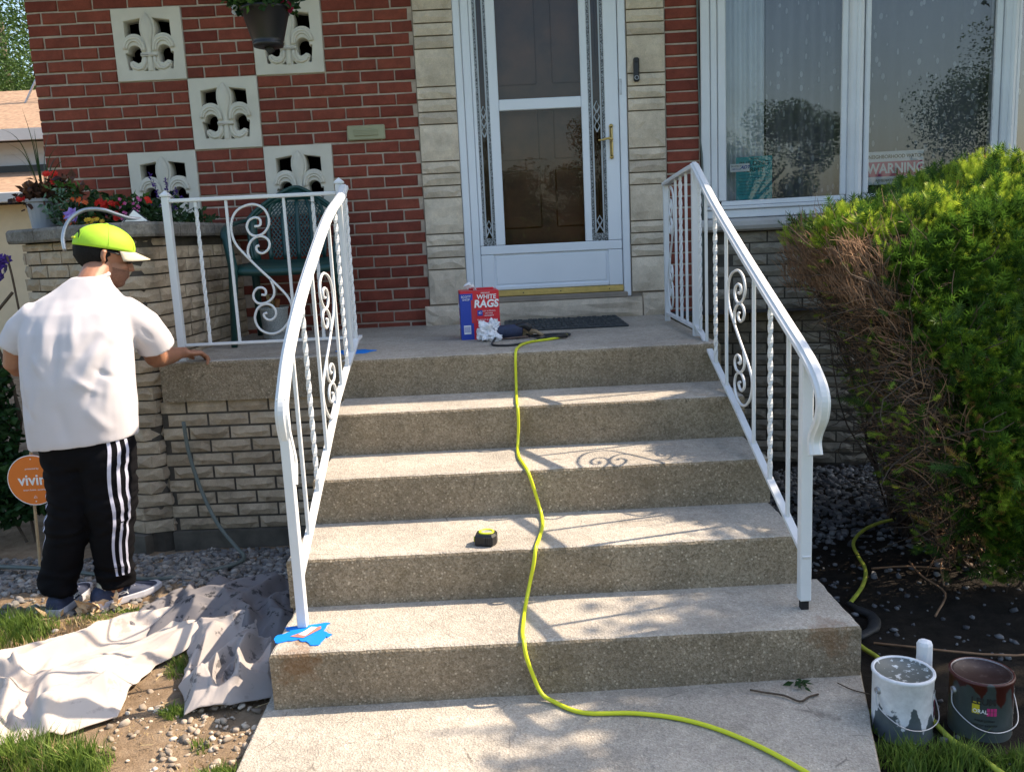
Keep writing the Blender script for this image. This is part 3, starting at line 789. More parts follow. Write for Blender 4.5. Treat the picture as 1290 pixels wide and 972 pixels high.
# inside of the house
rm = MB(); v = []
def plane(mb, pts): mb.add(pts, [(0, 1, 2, 3)])
plane(rm, [(-2.7, .6, -.1), (1.0, .6, -.1), (1.0, .6, 3.4), (-2.7, .6, 3.4)])
plane(rm, [(1.0, 2.8, -.1), (5, 2.8, -.1), (5, 2.8, 3.4), (1.0, 2.8, 3.4)]); plane(rm, [(1.0, .2, -.1), (1.0, 2.8, -.1), (1.0, 2.8, 3.4), (1.0, .2, 3.4)])
plane(rm, [(1.0, -.3, .9), (5, -.3, .9), (5, 2.8, .9), (1.0, 2.8, .9)])
rm.build('interior_wall', 'dark', house)
ex = MB(); plane(ex, [(-2.714, .2, -.1), (-2.714, 7, -.1), (-2.714, 7, 3.4), (-2.714, .2, 3.4)]); plane(ex, [(5.2, -.1, -.1), (5.2, 7, -.1), (5.2, 7, 3.4), (5.2, -.1, 3.4)])
plane(ex, [(-2.714, 7, -.1), (5.2, 7, -.1), (5.2, 7, 3.4), (-2.714, 7, 3.4)]); plane(ex, [(3.6, -.05, -.1), (5.2, -.05, -.1), (5.2, -.05, 3.4), (3.6, -.05, 3.4)])
ex.build('outer_wall', M['brick'], house)
# roof and soffit
rf = MB(); rf.box(-3.3, 5.8, -.86, 7.6, 3.40, 3.44); rf.build('soffit', 'soffit', house)
rf = MB(); rf.box(-3.32, 5.82, -.90, -.862, 3.36, 3.56); rf.build('fascia', 'soffit', house)
mk('roof', [(-3.35, -.93, 3.57), (5.85, -.93, 3.57), (5.85, 3.4, 5.0), (-3.35, 3.4, 5.0), (-3.35, 7.7, 3.57), (5.85, 7.7, 3.57)], [(0, 1, 2, 3), (3, 2, 5, 4), (0, 3, 4), (1, 5, 2)], 'shingle', house)

# bay window
BPTS = [Vector((1.205, -.002)), Vector((2.03, -.262)), Vector((2.87, -.305)), Vector((3.62, -.06))]
def bay(seg):
    a, b = BPTS[seg], BPTS[seg + 1]; t = (b - a); L = t.length; ang = math.atan2(t.y, t.x)
    return Matrix.Translation((a.x, a.y, 0)) @ Matrix.Rotation(ang, 4, 'Z'), L
base_z = 1.37
before = set(C.objects)
coursework('facing_brick', [(.962, 0), (1.205, 0), (2.03, -.262), (2.87, -.305), (3.62, -.06)], -.05, 21, .0677, .2032, .009, 'tan_shaded', None, 'split', seed=4, vis=lambda p, q, z: not (p.x < 1.2 and z > .86 and True) and p.x < 3.2, d=.05, offs=.02)
for o in set(C.objects) - before: o.parent = house
mb = MB(); ribbon(mb, [(1.2, 0), (2.03, -.262), (2.87, -.305), (3.62, -.06)], .012, -.1, base_z); mb.add([(.93, .010, -.1), (1.21, .010, -.1), (1.21, .010, .86), (.93, .010, .86)], [(0, 1, 2, 3)]); mb.build('dark_mortar_joints', 'tanmortar', house)
for seg in (0, 1, 2):
    Mt, L = bay(seg)
    wf = MB(); jl = .145 if seg == 0 else .075; jr = .082
    g0, g1 = jl, L - jr
    wf.box(0.004, L - .002, -.01, .09, 1.452, 1.50, .004, Mt)
    wf.box(0.006, L - .004, -.022, .08, 1.502, 1.522, .004, Mt)
    wf.box(jl - .03, g1 + .03, -.002, .07, 1.524, 1.552, .004, Mt)
    if seg == 0:
        wf.box(.002, .055, -.03, .10, 1.524, 3.35, .006, Mt); wf.box(.057, .095, -.015, .09, 1.524, 3.35, .005, Mt); wf.box(.097, jl, -.004, .07, 1.553, 3.35, .006, Mt)
    else:
        wf.box(.045, jl, -.004, .07, 1.553, 3.35, .006, Mt)
    wf.box(g1, g1 + .035, -.004, .07, 1.553, 3.35, .006, Mt)
    fo = wf.build('window_frame', 'vinyl', house)
    pn = [Mt @ Vector(p) for p in ((g0 - .005, .02, 1.54), (g1 + .005, .02, 1.54), (g1 + .005, .02, 3.35), (g0 - .005, .02, 3.35))]
    mk('pane', pn, [(0, 1, 2, 3)], 'glass', fo)
    mu = MB()   # rounded corner post between the panels
    c = BPTS[seg + 1]
    mu.lathe([(.043, 1.5), (.043, 3.35)], 20, (c.x, c.y + .02, 0)); mu.box(c.x - .012, c.x + .012, c.y - .032, c.y + .02, 1.52, 3.35, .006)
    mu.build('corner_post', 'vinyl', fo, False)
    si = MB(); n = 10
    pr = [(-.075 + .02 * math.cos(a), 1.41 + .038 * math.sin(a)) for a in np.linspace(-1.5, -math.pi - 1.5 + math.pi * .0, 7)]
    prof = [(.02, 1.372), (-.045, 1.372), (-.068, 1.384), (-.078, 1.405), (-.074, 1.428), (-.058, 1.444), (.02, 1.450)]
    v = []; f = []
    for s_ in (-.01 if seg == 0 else -.012, L + .012):
        for (y, z) in prof: v.append(tuple(Mt @ Vector((s_, y, z))))
    k = len(prof)
    for j in range(k): f.append((j, k + j, k + (j + 1) % k, (j + 1) % k))
    f.append(tuple(range(k))); f.append(tuple(reversed(range(k, 2 * k))))
    mk('window_sill', v, f, 'sillstone', house)
# grey cable beside the window
cb = MB(); cb.tube(cr([(1.19, -.012, 3.35), (1.188, -.012, 2.6), (1.197, -.014, 2.0), (1.202, -.036, 1.8), (1.206, -.038, 1.5), (1.2, -.03, 1.3), (1.195, -.02, .95)], 5), .006, 6); cb.build('cable', 'hose', house, True)

# things hung or stuck inside the bay window
def curtain(name, seg, s0, s1, off, amp, wl, mat, label, z0=1.45, z1=3.3):
    Mt, L = bay(seg); n = int((s1 - s0) / .008); v = []; f = []
    for i in range(n + 1):
        s = s0 + (s1 - s0) * i / n; y = off + amp * math.sin(s * 6.283 / wl + 1.2 * math.sin(s * 9)) + .3 * amp * math.sin(s * 47)
        for z in (z0, z1): v.append(tuple(Mt @ Vector((s, y, z))))
    for i in range(n): f.append((i * 2, i * 2 + 2, i * 2 + 3, i * 2 + 1))
    return tag(mk(name, v, f, mat, None, True), label, 'curtain')
curtain('curtain', 0, .12, .36, .10, .018, .055, 'curtain', 'pale grey pleated drape behind the left pane of the bay window')
curtain('curtain', 0, .37, .80, .14, .022, .13, 'sheer', 'dark sheer leaf patterned curtain behind the left bay pane')
curtain('curtain', 1, .03, .80, .13, .016, .15, 'sheer', 'sheer leaf patterned curtain behind the middle bay pane')
curtain('curtain', 2, .03, .70, .13, .016, .15, 'sheer', 'sheer curtain behind the bay pane cut by the right photo edge')
Mt, L = bay(0); ang = math.atan2((BPTS[1] - BPTS[0]).y, (BPTS[1] - BPTS[0]).x)
def flat(name, Mt, s0, s1, z0, z1, y, mat, parent=None):
    v = [Mt @ Vector(p) for p in ((s0, y, z0), (s1, y, z0), (s1, y, z1), (s0, y, z1), (s0, y + .0006, z0), (s1, y + .0006, z0), (s1, y + .0006, z1), (s0, y + .0006, z1))]
    return mk(name, v, [(0, 1, 2, 3), (7, 6, 5, 4), (0, 4, 5, 1), (1, 5, 6, 2), (2, 6, 7, 3), (3, 7, 4, 0)], mat, parent)
def wtext(s, size, mat, parent, Mt, ang, s_, z, y, **k): 
    p = Mt @ Vector((s_, y, z)); return text(s, size, mat, parent, p, (HP, 0, ang), **k)
pm = tag(flat('permit_notice', Mt, .20, .408, 1.556, 1.806, .045, 'teal'), 'teal building permit sheet taped inside the left bay pane', 'notice')
for (s, z, sz) in (('BUILDING', 1.765, .036), ('PERMIT', 1.728, .036), ('VILLAGE', 1.793, .014)): wtext(s, sz, 'print_black', pm, Mt, ang, .304, z, .0435, sx=1.05, name='lettering')
for q in range(7): flat('ruled_line', Mt, .215, .392, 1.70 - q * .019, 1.7015 - q * .019, .0435, 'print_black', pm)
stk = tag(flat('window_sticker', Mt, .165, .278, 1.722, 1.768, .036, 'print_white'), 'small white security sticker overlapping the teal sheet in the window', 'sticker')
wtext('SECURED BY', .011, 'print_black', stk, Mt, ang, .203, 1.755, .0348); wtext('SERVICES', .012, 'boxblue', stk, Mt, ang, .203, 1.737, .0348)
wtext('ADT', .026, 'boxblue', stk, Mt, ang, .253, 1.746, .0348, sx=1.0, shear=.3, bold=.0008)
Mt1, L1 = bay(1); ang1 = math.atan2((BPTS[2] - BPTS[1]).y, (BPTS[2] - BPTS[1]).x)
ns = tag(flat('neighborhood_sign', Mt1, .085, .40, 1.60, 1.785, .04, 'print_white'), 'white and magenta neighborhood watch sign in the middle bay pane above the hedge', 'sign')
flat('magenta_band', Mt1, .09, .395, 1.645, 1.728, .0388, 'magenta', ns)
wtext('NEIGHBORHOOD WATCH', .028, 'print_black', ns, Mt1, ang1, .243, 1.755, .0385, sx=.92, bold=.0006)
wtext('WARNING', .078, 'print_white', ns, Mt1, ang1, .243, 1.687, .0374, sx=.86, bold=.002)
wtext('IMMEDIATELY REPORTED', .02, 'print_black', ns, Mt1, ang1, .243, 1.622, .0385)

# doorbell
db = tag(MB().box(.803, .838, -.046, -.026, 2.265, 2.402, .008).build('doorbell', 'black', None, False), 'slim black video doorbell on the stone column right of the door', 'doorbell')
r_ = MB(); pts = [(.8205 + .011 * math.cos(a), -.0465, 2.288 + .011 * math.sin(a)) for a in np.linspace(0, 2 * math.pi, 20)]; r_.tube(pts, .002, 6, False); r_.build('button_ring', 'steel', db, True)
r_ = MB(); r_.tube([(.8205, -.050, 2.378), (.8205, -.045, 2.378)], .007, 14); r_.build('lens', 'rubber', db, True)

# ================================================================== RAILINGS
SCP = { # scroll strokes drawn in a 0..1 panel: s to the right, t downward
 'main': [(520,255),(546,252),(550,232),(540,216),(515,212),(490,226),(480,255),(493,285),(520,302),(560,295),(588,262),(592,220),(570,175),(530,150),(490,147),(440,165),(410,200),(400,250),(408,300),(430,345),(480,400),(550,470),(620,535),(675,590),(705,630),(717,670),(708,725),(680,770),(640,795),(595,795),(550,768),(527,720),(535,675),(560,650),(600,647),(630,672),(635,705),(612,727),(585,720),(572,698),(590,689)],
 'upper': [(545,350),(530,356),(535,378),(560,390),(588,375),(598,345),(583,317),(550,305),(515,315),(492,345),(487,385),(500,415)],
 'lower': [(560,597),(580,598),(580,575),(560,561),(535,565),(518,590),(522,620),(545,640),(580,640),(608,625),(624,600),(622,565),(604,520)]}
def st(p):
    X_, Y_ = p; t = (Y_ - 120) / 710; left = 372 + 78 * t; return ((X_ - left) / 292, t)
def scroll(parent, fn, r=.0055, wide=.0085):
    for k in ('main', 'upper', 'lower'):
        pts = [fn(*st(p)) for p in SCP[k]]
        mb = MB(); mb.tube(cr(pts, 3), r, 6); mb.build('scroll', 'white', parent, True)
def post(parent, x, y, z0, z1, w=.028, cap=False, foot=True):
    mb = MB(); mb.box(x - w / 2, x + w / 2, y - w / 2, y + w / 2, z0, z1, .003)
    if cap:
        mb.box(x - w * .62, x + w * .62, y - w * .62, y + w * .62, z1, z1 + .012, .002); c = len(mb.v)
        mb.add([(x - w * .55, y - w * .55, z1 + .012), (x + w * .55, y - w * .55, z1 + .012), (x + w * .55, y + w * .55, z1 + .012), (x - w * .55, y + w * .55, z1 + .012), (x, y, z1 + .03)], [(0, 1, 4), (1, 2, 4), (2, 3, 4), (3, 0, 4)])
    mb.build('post', 'white', parent)
def bal(parent, x, y, z0, z1, tw=False, w=.0125):
    if not tw: MB().box(x - w / 2, x + w / 2, y - w / 2, y + w / 2, z0, z1, .0015).build('baluster', 'white', parent); return
    n = int((z1 - z0) / .012); v = []; f = []; w *= 1.1
    for i in range(n + 1):
        z = z0 + (z1 - z0) * i / n; a = 0 if i < 3 or i > n - 3 else (i - 3) * .42
        for q in range(4):
            b = a + math.pi / 4 + q * HP; v.append((x + w * .7 * math.cos(b), y + w * .7 * math.sin(b), z))
    for i in range(n):
        for q in range(4): f.append((i * 4 + q, i * 4 + (q + 1) % 4, (i + 1) * 4 + (q + 1) % 4, (i + 1) * 4 + q))
    mk('twisted_baluster', v, f, 'white', parent)
def handrail(parent, path, name='handrail', w=.043, flip=1):
    """moulded cap rail swept along a path lying in a vertical plane (x const)"""
    prof = [(-.5, -.006), (-.46, .006), (-.3, .009), (-.2, .014), (.2, .014), (.3, .009), (.46, .006), (.5, -.006), (.42, -.012), (-.42, -.012)]
    pts = [Vector(p) for p in path]; v = []; f = []; k = len(prof)
    for i, p in enumerate(pts):
        t = (pts[min(i + 1, len(pts) - 1)] - pts[max(0, i - 1)]).normalized(); side = Vector((1, 0, 0)) if abs(t.x) < .9 else Vector((0, 1, 0)); nrm = side.cross(t).normalized()
        if i and nrm.dot(last) < 0: nrm = -nrm
        if i == 0 and nrm.z < 0: nrm = -nrm
        last = nrm
        for (a, b) in prof: v.append(p + side * a * w + nrm * b)
    for i in range(len(pts) - 1):
        for j in range(k): f.append((i * k + j, i * k + (j + 1) % k, (i + 1) * k + (j + 1) % k, (i + 1) * k + j))
    f.append(tuple(reversed(range(k)))); f.append(tuple((len(pts) - 1) * k + j for j in range(k)))
    o = mk(name, v, f, 'white', parent, True); return finish(o, 0, 0, False)
def flatbar(parent, pts, name='bottom_rail', w=.026, h=.012, axis='y'):
    mb = MB(); pts = [Vector(p) for p in pts]; v = []; f = []
    side = Vector((1, 0, 0)) if axis == 'y' else Vector((0, 1, 0))
    for i, p in enumerate(pts):
        t = (pts[min(i + 1, len(pts) - 1)] - pts[max(0, i - 1)]).normalized(); n = side.cross(t).normalized()
        v += [p + side * w / 2 + n * h / 2, p - side * w / 2 + n * h / 2, p - side * w / 2 - n * h / 2, p + side * w / 2 - n * h / 2]
    for i in range(len(pts) - 1):
        for j in range(4): f.append((i * 4 + j, i * 4 + (j + 1) % 4, (i + 1) * 4 + (j + 1) % 4, (i + 1) * 4 + j))
    f.append((3, 2, 1, 0)); k = (len(pts) - 1) * 4; f.append((k, k + 1, k + 2, k + 3)); return mb.add(v, f).build(name, 'white', parent)
def zat(tab, y):
    tab = sorted(tab)
    for (a, za), (b, zb) in zip(tab, tab[1:]):
        if a <= y <= b: return za + (zb - za) * (y - a) / (b - a)
    return tab[0][1] if y < tab[0][0] else tab[-1][1]
XR_ = .91
rr_ = thing('stair_railing', 'white wrought iron railing with scrolls on the hedge side of the steps', 'railing', (0, 0, 0), 'white iron railings of the steps and porch')
topR = [(-1.17, 1.688), (-1.563, 1.50), (-2.063, 1.285), (-2.522, 1.10), (-2.70, 1.022)]
handrail(rr_, cr([(XR_, -.41, 1.655), (XR_, -.80, 1.678), (XR_, -1.13, 1.693), (XR_, -1.20, 1.683), (XR_, -1.563, 1.505), (XR_, -2.063, 1.288), (XR_, -2.522, 1.10), (XR_, -2.72, 1.02), (XR_, -2.83, .962), (XR_, -2.885, .905), (XR_, -2.878, .845), (XR_, -2.835, .79), (XR_, -2.82, .755), (XR_, -2.832, .718)], 5))
flatbar(rr_, [(XR_, -.43, .935), (XR_, -1.16, .930)]); botR = [(-1.17, .985), (-1.23, .955), (-1.33, .905), (-1.512, .832), (-1.943, .675), (-2.274, .545), (-2.76, .362)]
flatbar(rr_, [(XR_, a, b) for a, b in [(-1.165, .935), (-1.20, .94), (-1.25, .925)] + botR[2:]])
post(rr_, XR_, -1.17, .888, 1.68, .03); post(rr_, XR_, -.42, .888, 1.65, .028); post(rr_, XR_, -2.74, .215, 1.00, .036)
for y, tw in ((-.70, 0), (-.83, 1), (-.97, 0)): bal(rr_, XR_, y, .94, 1.675, tw)
for y, tw in ((-1.27, 1), (-1.40, 0), (-1.57, 1), (-1.76, 0), (-2.165, 0), (-2.37, 1), (-2.57, 0)): bal(rr_, XR_, y, zat(botR, y), zat(topR, y), tw)
scroll(rr_, lambda s, t: (XR_, -1.77 - .385 * s, 1.235 - (t - .04) * .575))
scroll(rr_, lambda s, t: (XR_, -.66 + .21 * s, 1.655 - t * .72))
mb = MB(); mb.box(XR_ - .012, XR_ + .012, -2.752, -2.728, .184, .216); mb.build('rusty_foot', 'dark', rr_)
XL_ = -.72
lr = thing('stair_railing', 'white wrought iron railing with scrolls on the worker side of the steps', 'railing', (0, 0, 0), 'white iron railings of the steps and porch')
topL = [(-1.19, 1.68), (-1.45, 1.61), (-1.70, 1.54), (-1.97, 1.425), (-2.33, 1.24), (-2.57, 1.08), (-2.68, .97)]
handrail(lr, cr([(XL_ - .02, -1.20, 1.672)] + [(XL_, a, b) for a, b in topL[1:]] + [(XL_, -2.72, .91), (XL_, -2.715, .85), (XL_, -2.685, .78), (XL_, -2.67, .73), (XL_, -2.69, .665)], 5))
botL = [(-1.20, .97), (-1.30, .965), (-1.40, .93), (-1.62, .865), (-1.85, .78), (-2.20, .60), (-2.70, .345)]
flatbar(lr, [(XL_, a, b) for a, b in botL])
post(lr, XL_, -2.70, .188, .95, .032)
for y, tw in ((-1.30, 1), (-1.43, 0), (-1.58, 1), (-1.74, 0), (-2.13, 0), (-2.33, 1), (-2.52, 0)): bal(lr, XL_, y, zat(botL, y), zat(topL, y), tw)
scroll(lr, lambda s, t: (XL_, -1.75 - .37 * s, 1.30 - (t - .04) * .62))
pr = thing('porch_railing', 'white wrought iron railing across the left front edge of the porch', 'railing', (0, 0, 0), 'white iron railings of the steps and porch')
YF = -1.18
post(pr, -1.585, YF, .888, 1.668, .034, True); post(pr, -.765, YF, .888, 1.69, .034, True)
mb = MB(); mb.box(-1.568, -.782, YF - .014, YF + .014, 1.640, 1.657, .003); mb.build('top_rail', 'white', pr)
mb = MB(); mb.box(-1.568, -.782, YF - .013, YF + .013, .958, .971, .002); mb.build('bottom_rail', 'white', pr)
for x, tw in ((-1.447, 1), (-1.304, 0), (-1.032, 0), (-.896, 1)): bal(pr, x, YF, .971, 1.640, tw)
scroll(pr, lambda s, t: (-1.304 + .272 * s, YF, 1.64 - .67 * t), .006)

# masking tape round the post feet
def tapepatch(name, pts, z, label, seed):
    r = random.Random(seed); out = []
    P = [Vector(p) for p in pts]
    for a, b in zip(P, P[1:] + P[:1]):
        for k in range(4):
            p = a.lerp(b, k / 4); out.append((p.x + r.uniform(-.006, .006), p.y + r.uniform(-.006, .006)))
    n = len(out); v = [(x, y, z + .0035) for x, y in out] + [(x, y, z + .0005) for x, y in out]
    f = [tuple(range(n)), tuple(reversed(range(n, 2 * n)))] + [(i, n + i, n + (i + 1) % n, (i + 1) % n) for i in range(n)]
    return tag(mk(name, v, f, 'tape'), label, 'tape', 'blue masking tape at the railing feet')
t1 = tapepatch('masking_tape', [(-.79, -2.815), (-.715, -2.795), (-.68, -2.825), (-.640, -2.845), (-.628, -2.79), (-.615, -2.775), (-.645, -2.745), (-.64, -2.685), (-.70, -2.69), (-.78, -2.705), (-.755, -2.735), (-.79, -2.755)], ZS[1], 'ragged blue masking tape around the lowest left railing post', 2)
mk('primer_smear', [(-.745, -2.775, ZS[1] + .0052), (-.70, -2.79, ZS[1] + .0052), (-.655, -2.73, ZS[1] + .0052), (-.66, -2.71, ZS[1] + .0052), (-.69, -2.73, ZS[1] + .0052)], [(0, 1, 2, 3, 4)], 'paintspill', t1)
mk('paint_drop', [(-.72, -2.77, ZS[1] + .0066), (-.695, -2.777, ZS[1] + .0066), (-.67, -2.72, ZS[1] + .0066), (-.69, -2.715, ZS[1] + .0066)], [(0, 1, 2, 3)], 'print_white', t1)
tapepatch('masking_tape', [(-.86, -1.10), (-.80, -1.25), (-.70, -1.24), (-.655, -1.15), (-.72, -1.10)], ZS[5], 'blue masking tape under the porch post beside the top step', 4)

# ================================================================== THINGS ON THE LANDING
L5 = ZS[5]
# rag box
bx = thing('rag_box', 'red and blue carton of white rags standing by the front door', 'box', (-.152, -.80, L5), rz=.10)
MB().box(-.101, .101, -.085, .085, 0, .25, .002).build('carton', 'boxred', bx)
MB().box(-.1025, -.036, -.0862, .02, .0, .238, .0005).build('blue_panel', 'boxblue', bx)
def bt(s, size, x, z, mat='print_white', **k): return text(s, size, mat, bx, (x, -.0872, z), (HP, 0, 0), **k)
MB().box(-.046, -.024, -.0874, -.086, .085, .205, .004).build('red_tab', simple('red_tab', (.5, .03, .04), .5, .03), bx)
bt('WHITE', .032, .035, .218, shear=.1, bold=.0006); 
bt('RAGS', .054, .032, .182, bold=.0018, shear=.12, sx=.95)
bt('PREMIUM', .011, .03, .238); bt('SCOTT', .016, -.07, .222); bt('SHOP', .015, -.07, .207)
bt('SOFT & STRONG', .009, .045, .145); bt('LINT FREE', .009, .045, .133); bt('ABSORBENT', .009, .045, .121)
bt('THROWS & SHEETS', .011, .03, .100); bt('200', .009, -.005, .075); bt('BOX', .009, .075, .078); bt('NEW', .012, .083, .178)
MB().box(-.015, .012, -.0876, -.0864, .122, .150, .004).build('badge', 'boxblue', bx); bt('43', .016, -.0015, .136)
MB().box(.016, .048, -.0876, -.0864, .035, .085, .006).build('picture', simple('picture_blue', (.25, .33, .5), .5, .3, 60), bx)
MB().box(-.088, -.052, -.0876, -.0866, .03, .075, .001).build('barcode_patch', 'print_white', bx)
for q in range(7): MB().box(-.085 + q * .0045, -.083 + q * .0045, -.0882, -.0877, .038, .07).build('bar', 'boxblue', bx)
for (s, z, sz) in (('RAGS', .17, .03), ('200', .11, .02), ('WHITE', .06, .02)): text(s, sz, 'print_white', bx, (-.1032, .04, z), (HP, 0, -HP), align='CENTER')
ts = MB(); 
for q in range(2):
    pts = cr([(-.02 + q * .01, .0, .248), (-.03, -.01, .275), (-.05 + q * .02, -.02, .285 - q * .01), (-.075, -.01, .272)], 4); ts.tube(pts, [.010] * 3 + [.016] * 5 + [.012] * 4 + [.004], 7, True, .35)
ts.build('tissue_flap', 'tissue', bx, True)
MB().box(-.045, .085, .02, .075, .249, .258, .002).build('lid_flap', 'boxred', bx)

def blob(mb, c, r, s=(1, 1, 1), n=2, amp=.35, fr=14, seed=0):
    bm = bmesh.new(); bmesh.ops.create_icosphere(bm, subdivisions=n, radius=1)
    v = []
    for q in bm.verts:
        p = q.co.copy(); k = 1 + amp * noise.noise(p * 1.9 + Vector((seed, 0, 0))) + amp * .6 * noise.noise(p * 4.3 + Vector((0, seed, 0)))
        v.append((c[0] + p.x * r * s[0] * k, c[1] + p.y * r * s[1] * k, max(c[2] + p.z * r * s[2] * k, -9)))
    f = [tuple(x.index for x in q.verts) for q in bm.faces]; bm.free(); mb.add(v, f)
# crumpled rag
mb = MB(); blob(mb, (-.115, -.97, L5 + .045), .045, (.95, .8, 1.0), 4, .7, seed=2); blob(mb, (-.075, -.94, L5 + .07), .028, (1, 1, 1.1), 4, .7, seed=5); blob(mb, (-.09, -1.0, L5 + .022), .032, (1.3, .8, .6), 4, .6, seed=7)
tag(mb.build('crumpled_rag', 'tissue', None, False), 'crumpled white rag lying in front of the red carton', 'rag')
# angle grinder
tl = thing('power_tool', 'dark corded sander lying on the landing beside the crumpled rag', 'tool', (-.02, -.95, L5), rz=-.15)
mb = MB(); mb.tube([(-.05, 0, .035), (-.02, 0, .04), (.05, 0, .045), (.09, 0, .04)], [.026, .034, .033, .026], 16); mb.build('motor_body', 'navy', tl, True)
mb = MB(); mb.tube([(-.05, -.03, .024), (-.05, -.03, .006)], [.03, .038], 20); mb.build('disc_guard', 'rubber', tl, False)
mb = MB(); mb.tube(cr([(.06, 0, .06), (.10, .0, .07), (.13, .01, .05)], 4), .018, 10); mb.build('handle', 'black', tl, True)
mb = MB(); blob(mb, (.07, -.91, L5 + .03), .03, (1.7, .8, .8), 3, .5, seed=11); blob(mb, (.045, -.93, L5 + .055), .024, (1.2, .9, .7), 3, .5, seed=12)
for q in range(4): mb.tube(cr([(.10, -.925 + q * .018, L5 + .03), (.14, -.93 + q * .02, L5 + .028), (.175 - q * .006, -.935 + q * .02, L5 + .012)], 4), .008, 7)
tag(mb.build('work_gloves', 'glove', None, True), 'tan leather work gloves heaped beside the power tool', 'gloves')
mb = MB(); mb.tube(cr([(-.07, -1.03, L5 + .02), (-.085, -1.15, L5 + .006), (-.06, -1.22, L5 + .006), (.02, -1.23, L5 + .006), (.12, -1.13, L5 + .008), (.2, -1.06, L5 + .02), (.29, -1.0, L5 + .012), (.31, -.9, L5 + .008), (.24, -.86, L5 + .006), (.1, -.89, L5 + .006)], 6), .0055, 8)
mb.tube(cr([(.09, -.93, L5 + .02), (.13, -1.0, L5 + .01), (.18, -1.06, L5 + .012), (.27, -1.04, L5 + .01)], 6), .005, 8); mb.tube([(.18, -1.075, L5 + .016), (.29, -1.045, L5 + .016)], .010, 10)
tag(mb.build('tool_cord', 'rubber', None, True), 'black looped cord of the power tool on the landing', 'cord')
# yellow extension cord
R = .0066
cord = [(.29, -1.02, L5 + .018), (.26, -1.05, L5 + .012), (.185, -1.09, L5 + R), (.11, -1.14, L5 + R), (.058, -1.24, L5 + R), (.036, -1.36, L5 + R), (.028, -1.435, L5 + .006), (.024, -1.464, .865), (.022, -1.468, .80), (.021, -1.478, .735), (.02, -1.53, ZS[4] + R), (.019, -1.66, ZS[4] + R), (.019, -1.78, ZS[4] + R), (.021, -1.822, .70), (.021, -1.830, .64), (.016, -1.835, .57), (.012, -1.88, ZS[3] + R), (.016, -2.0, ZS[3] + R), (.032, -2.12, ZS[3] + R), (.046, -2.180, .53), (.062, -2.192, .48), (.082, -2.196, .40), (.090, -2.23, ZS[2] + R + .003), (.088, -2.34, ZS[2] + R), (.070, -2.47, ZS[2] + R), (.056, -2.545, .360), (.046, -2.565, .31), (.028, -2.567, .235), (.013, -2.62, ZS[1] + R + .003), (.004, -2.72, ZS[1] + R), (-.003, -2.83, ZS[1] + R), (.0, -2.885, .188), (.005, -2.906, .15), (.022, -2.908, .09), (.045, -2.92, .035), (.080, -2.945, .019), (.165, -3.015, .018), (.315, -3.035, .020), (.445, -3.08, .021), (.561, -3.165, .022), (.672, -3.30, .024), (.76, -3.47, .024), (.9, -3.9, .02), (1.1, -4.4, -.0), (1.15, -5.2, 0), (1.3, -6.4, .0)]
mb = MB(); mb.tube(cr(cord, 5), R, 10); tag(mb.build('extension_cord', 'yellow', None, True), 'bright yellow extension cord running down the middle of the steps', 'cord')
# door mat
dmx = thing('door_mat', 'dark grey ribbed rubber mat on the landing before the door', 'mat', (.32, -.34, L5))
MB().box(-.345, .34, -.285, .265, .001, .012, .003).build('mat_base', 'matrub', dmx)
mb = MB()
for i in range(22):
    for j in range(14):
        if (i * 7 + j * 3) % 5: x = -.32 + i * .030; y = -.26 + j * .0375; mb.box(x, x + .020 + .005 * math.sin(i * j), y, y + .024, .0121, .0165, .001)
tag(mb.build('tread_nubs', 'matrub', dmx), kind='stuff')
# tape measure on tread two
tm = thing('tape_measure', 'black and lime tape measure lying on the second step', 'tape measure', (-.115, -2.475, ZS[2]), rz=-.2)
poly = [(-.034, -.03), (.03, -.034), (.040, -.01), (.036, .025), (.01, .038), (-.02, .036), (-.038, .015)]
mb = MB(); n = len(poly)
for z0_, z1_, s0, s1 in ((0, .006, .9, 1.0), (.006, .034, 1, 1), (.034, .042, 1.0, .86)):
    v = [(x * s0, y * s0, z0_) for x, y in poly] + [(x * s1, y * s1, z1_) for x, y in poly]
    mb.add(v, [(i, (i + 1) % n, n + (i + 1) % n, n + i) for i in range(n)] + [tuple(reversed(range(n))), tuple(range(n, 2 * n))])
mb.build('casing', 'black', tm)
mb = MB(); pts = [(.002 + .024 * math.cos(a), .002 + .022 * math.sin(a), .043) for a in np.linspace(0, 2 * math.pi, 22)]; mb.tube(pts, .0045, 6, False); mb.build('lime_ring', 'yellow', tm, True)
mb = MB(); mb.lathe([(.018, .0), (.018, .0015)], 20, (.002, .002, .042)); mb.build('label_disc', simple('disc_grey', (.3, .3, .28), .5, .3, 150), tm)
mb = MB(); mb.tube([(-.037, -.012, .02), (-.041, -.013, .02)], .010, 12); mb.build('lock_button', 'yellow', tm)
mb = MB()
for q in range(5): mb.box(.0 + q * .007, .004 + q * .007, -.0365 + q * .0004, -.033, .006, .034)
mb.build('grip_rib', 'rubber', tm)
# pot with brush
pt = thing('speckled_pot', 'speckled grey pot with a brown brush under the green chair', 'pot', (-1.335, -.40, L5))
mb = MB(); mb.lathe([(.055, 0), (.066, .01), (.078, .17), (.083, .175), (.083, .185), (.073, .185), (.068, .03)], 28); mb.build('pot', 'speckpot', pt, True)
mb = MB(); mb.tube([(0, 0, .1), (.03, -.01, .23)], [.012, .015], 8); mb.build('brush_handle', simple('brown_handle', (.25, .1, .03), .5), pt, True)
mb = MB()
for q in range(10): mb.tube([(-.02 + q * .004, .01, .15), (-.045 + q * .006, .012, .27 - q * .006)], .0022, 4)
mb.build('bristles', 'straw', pt)

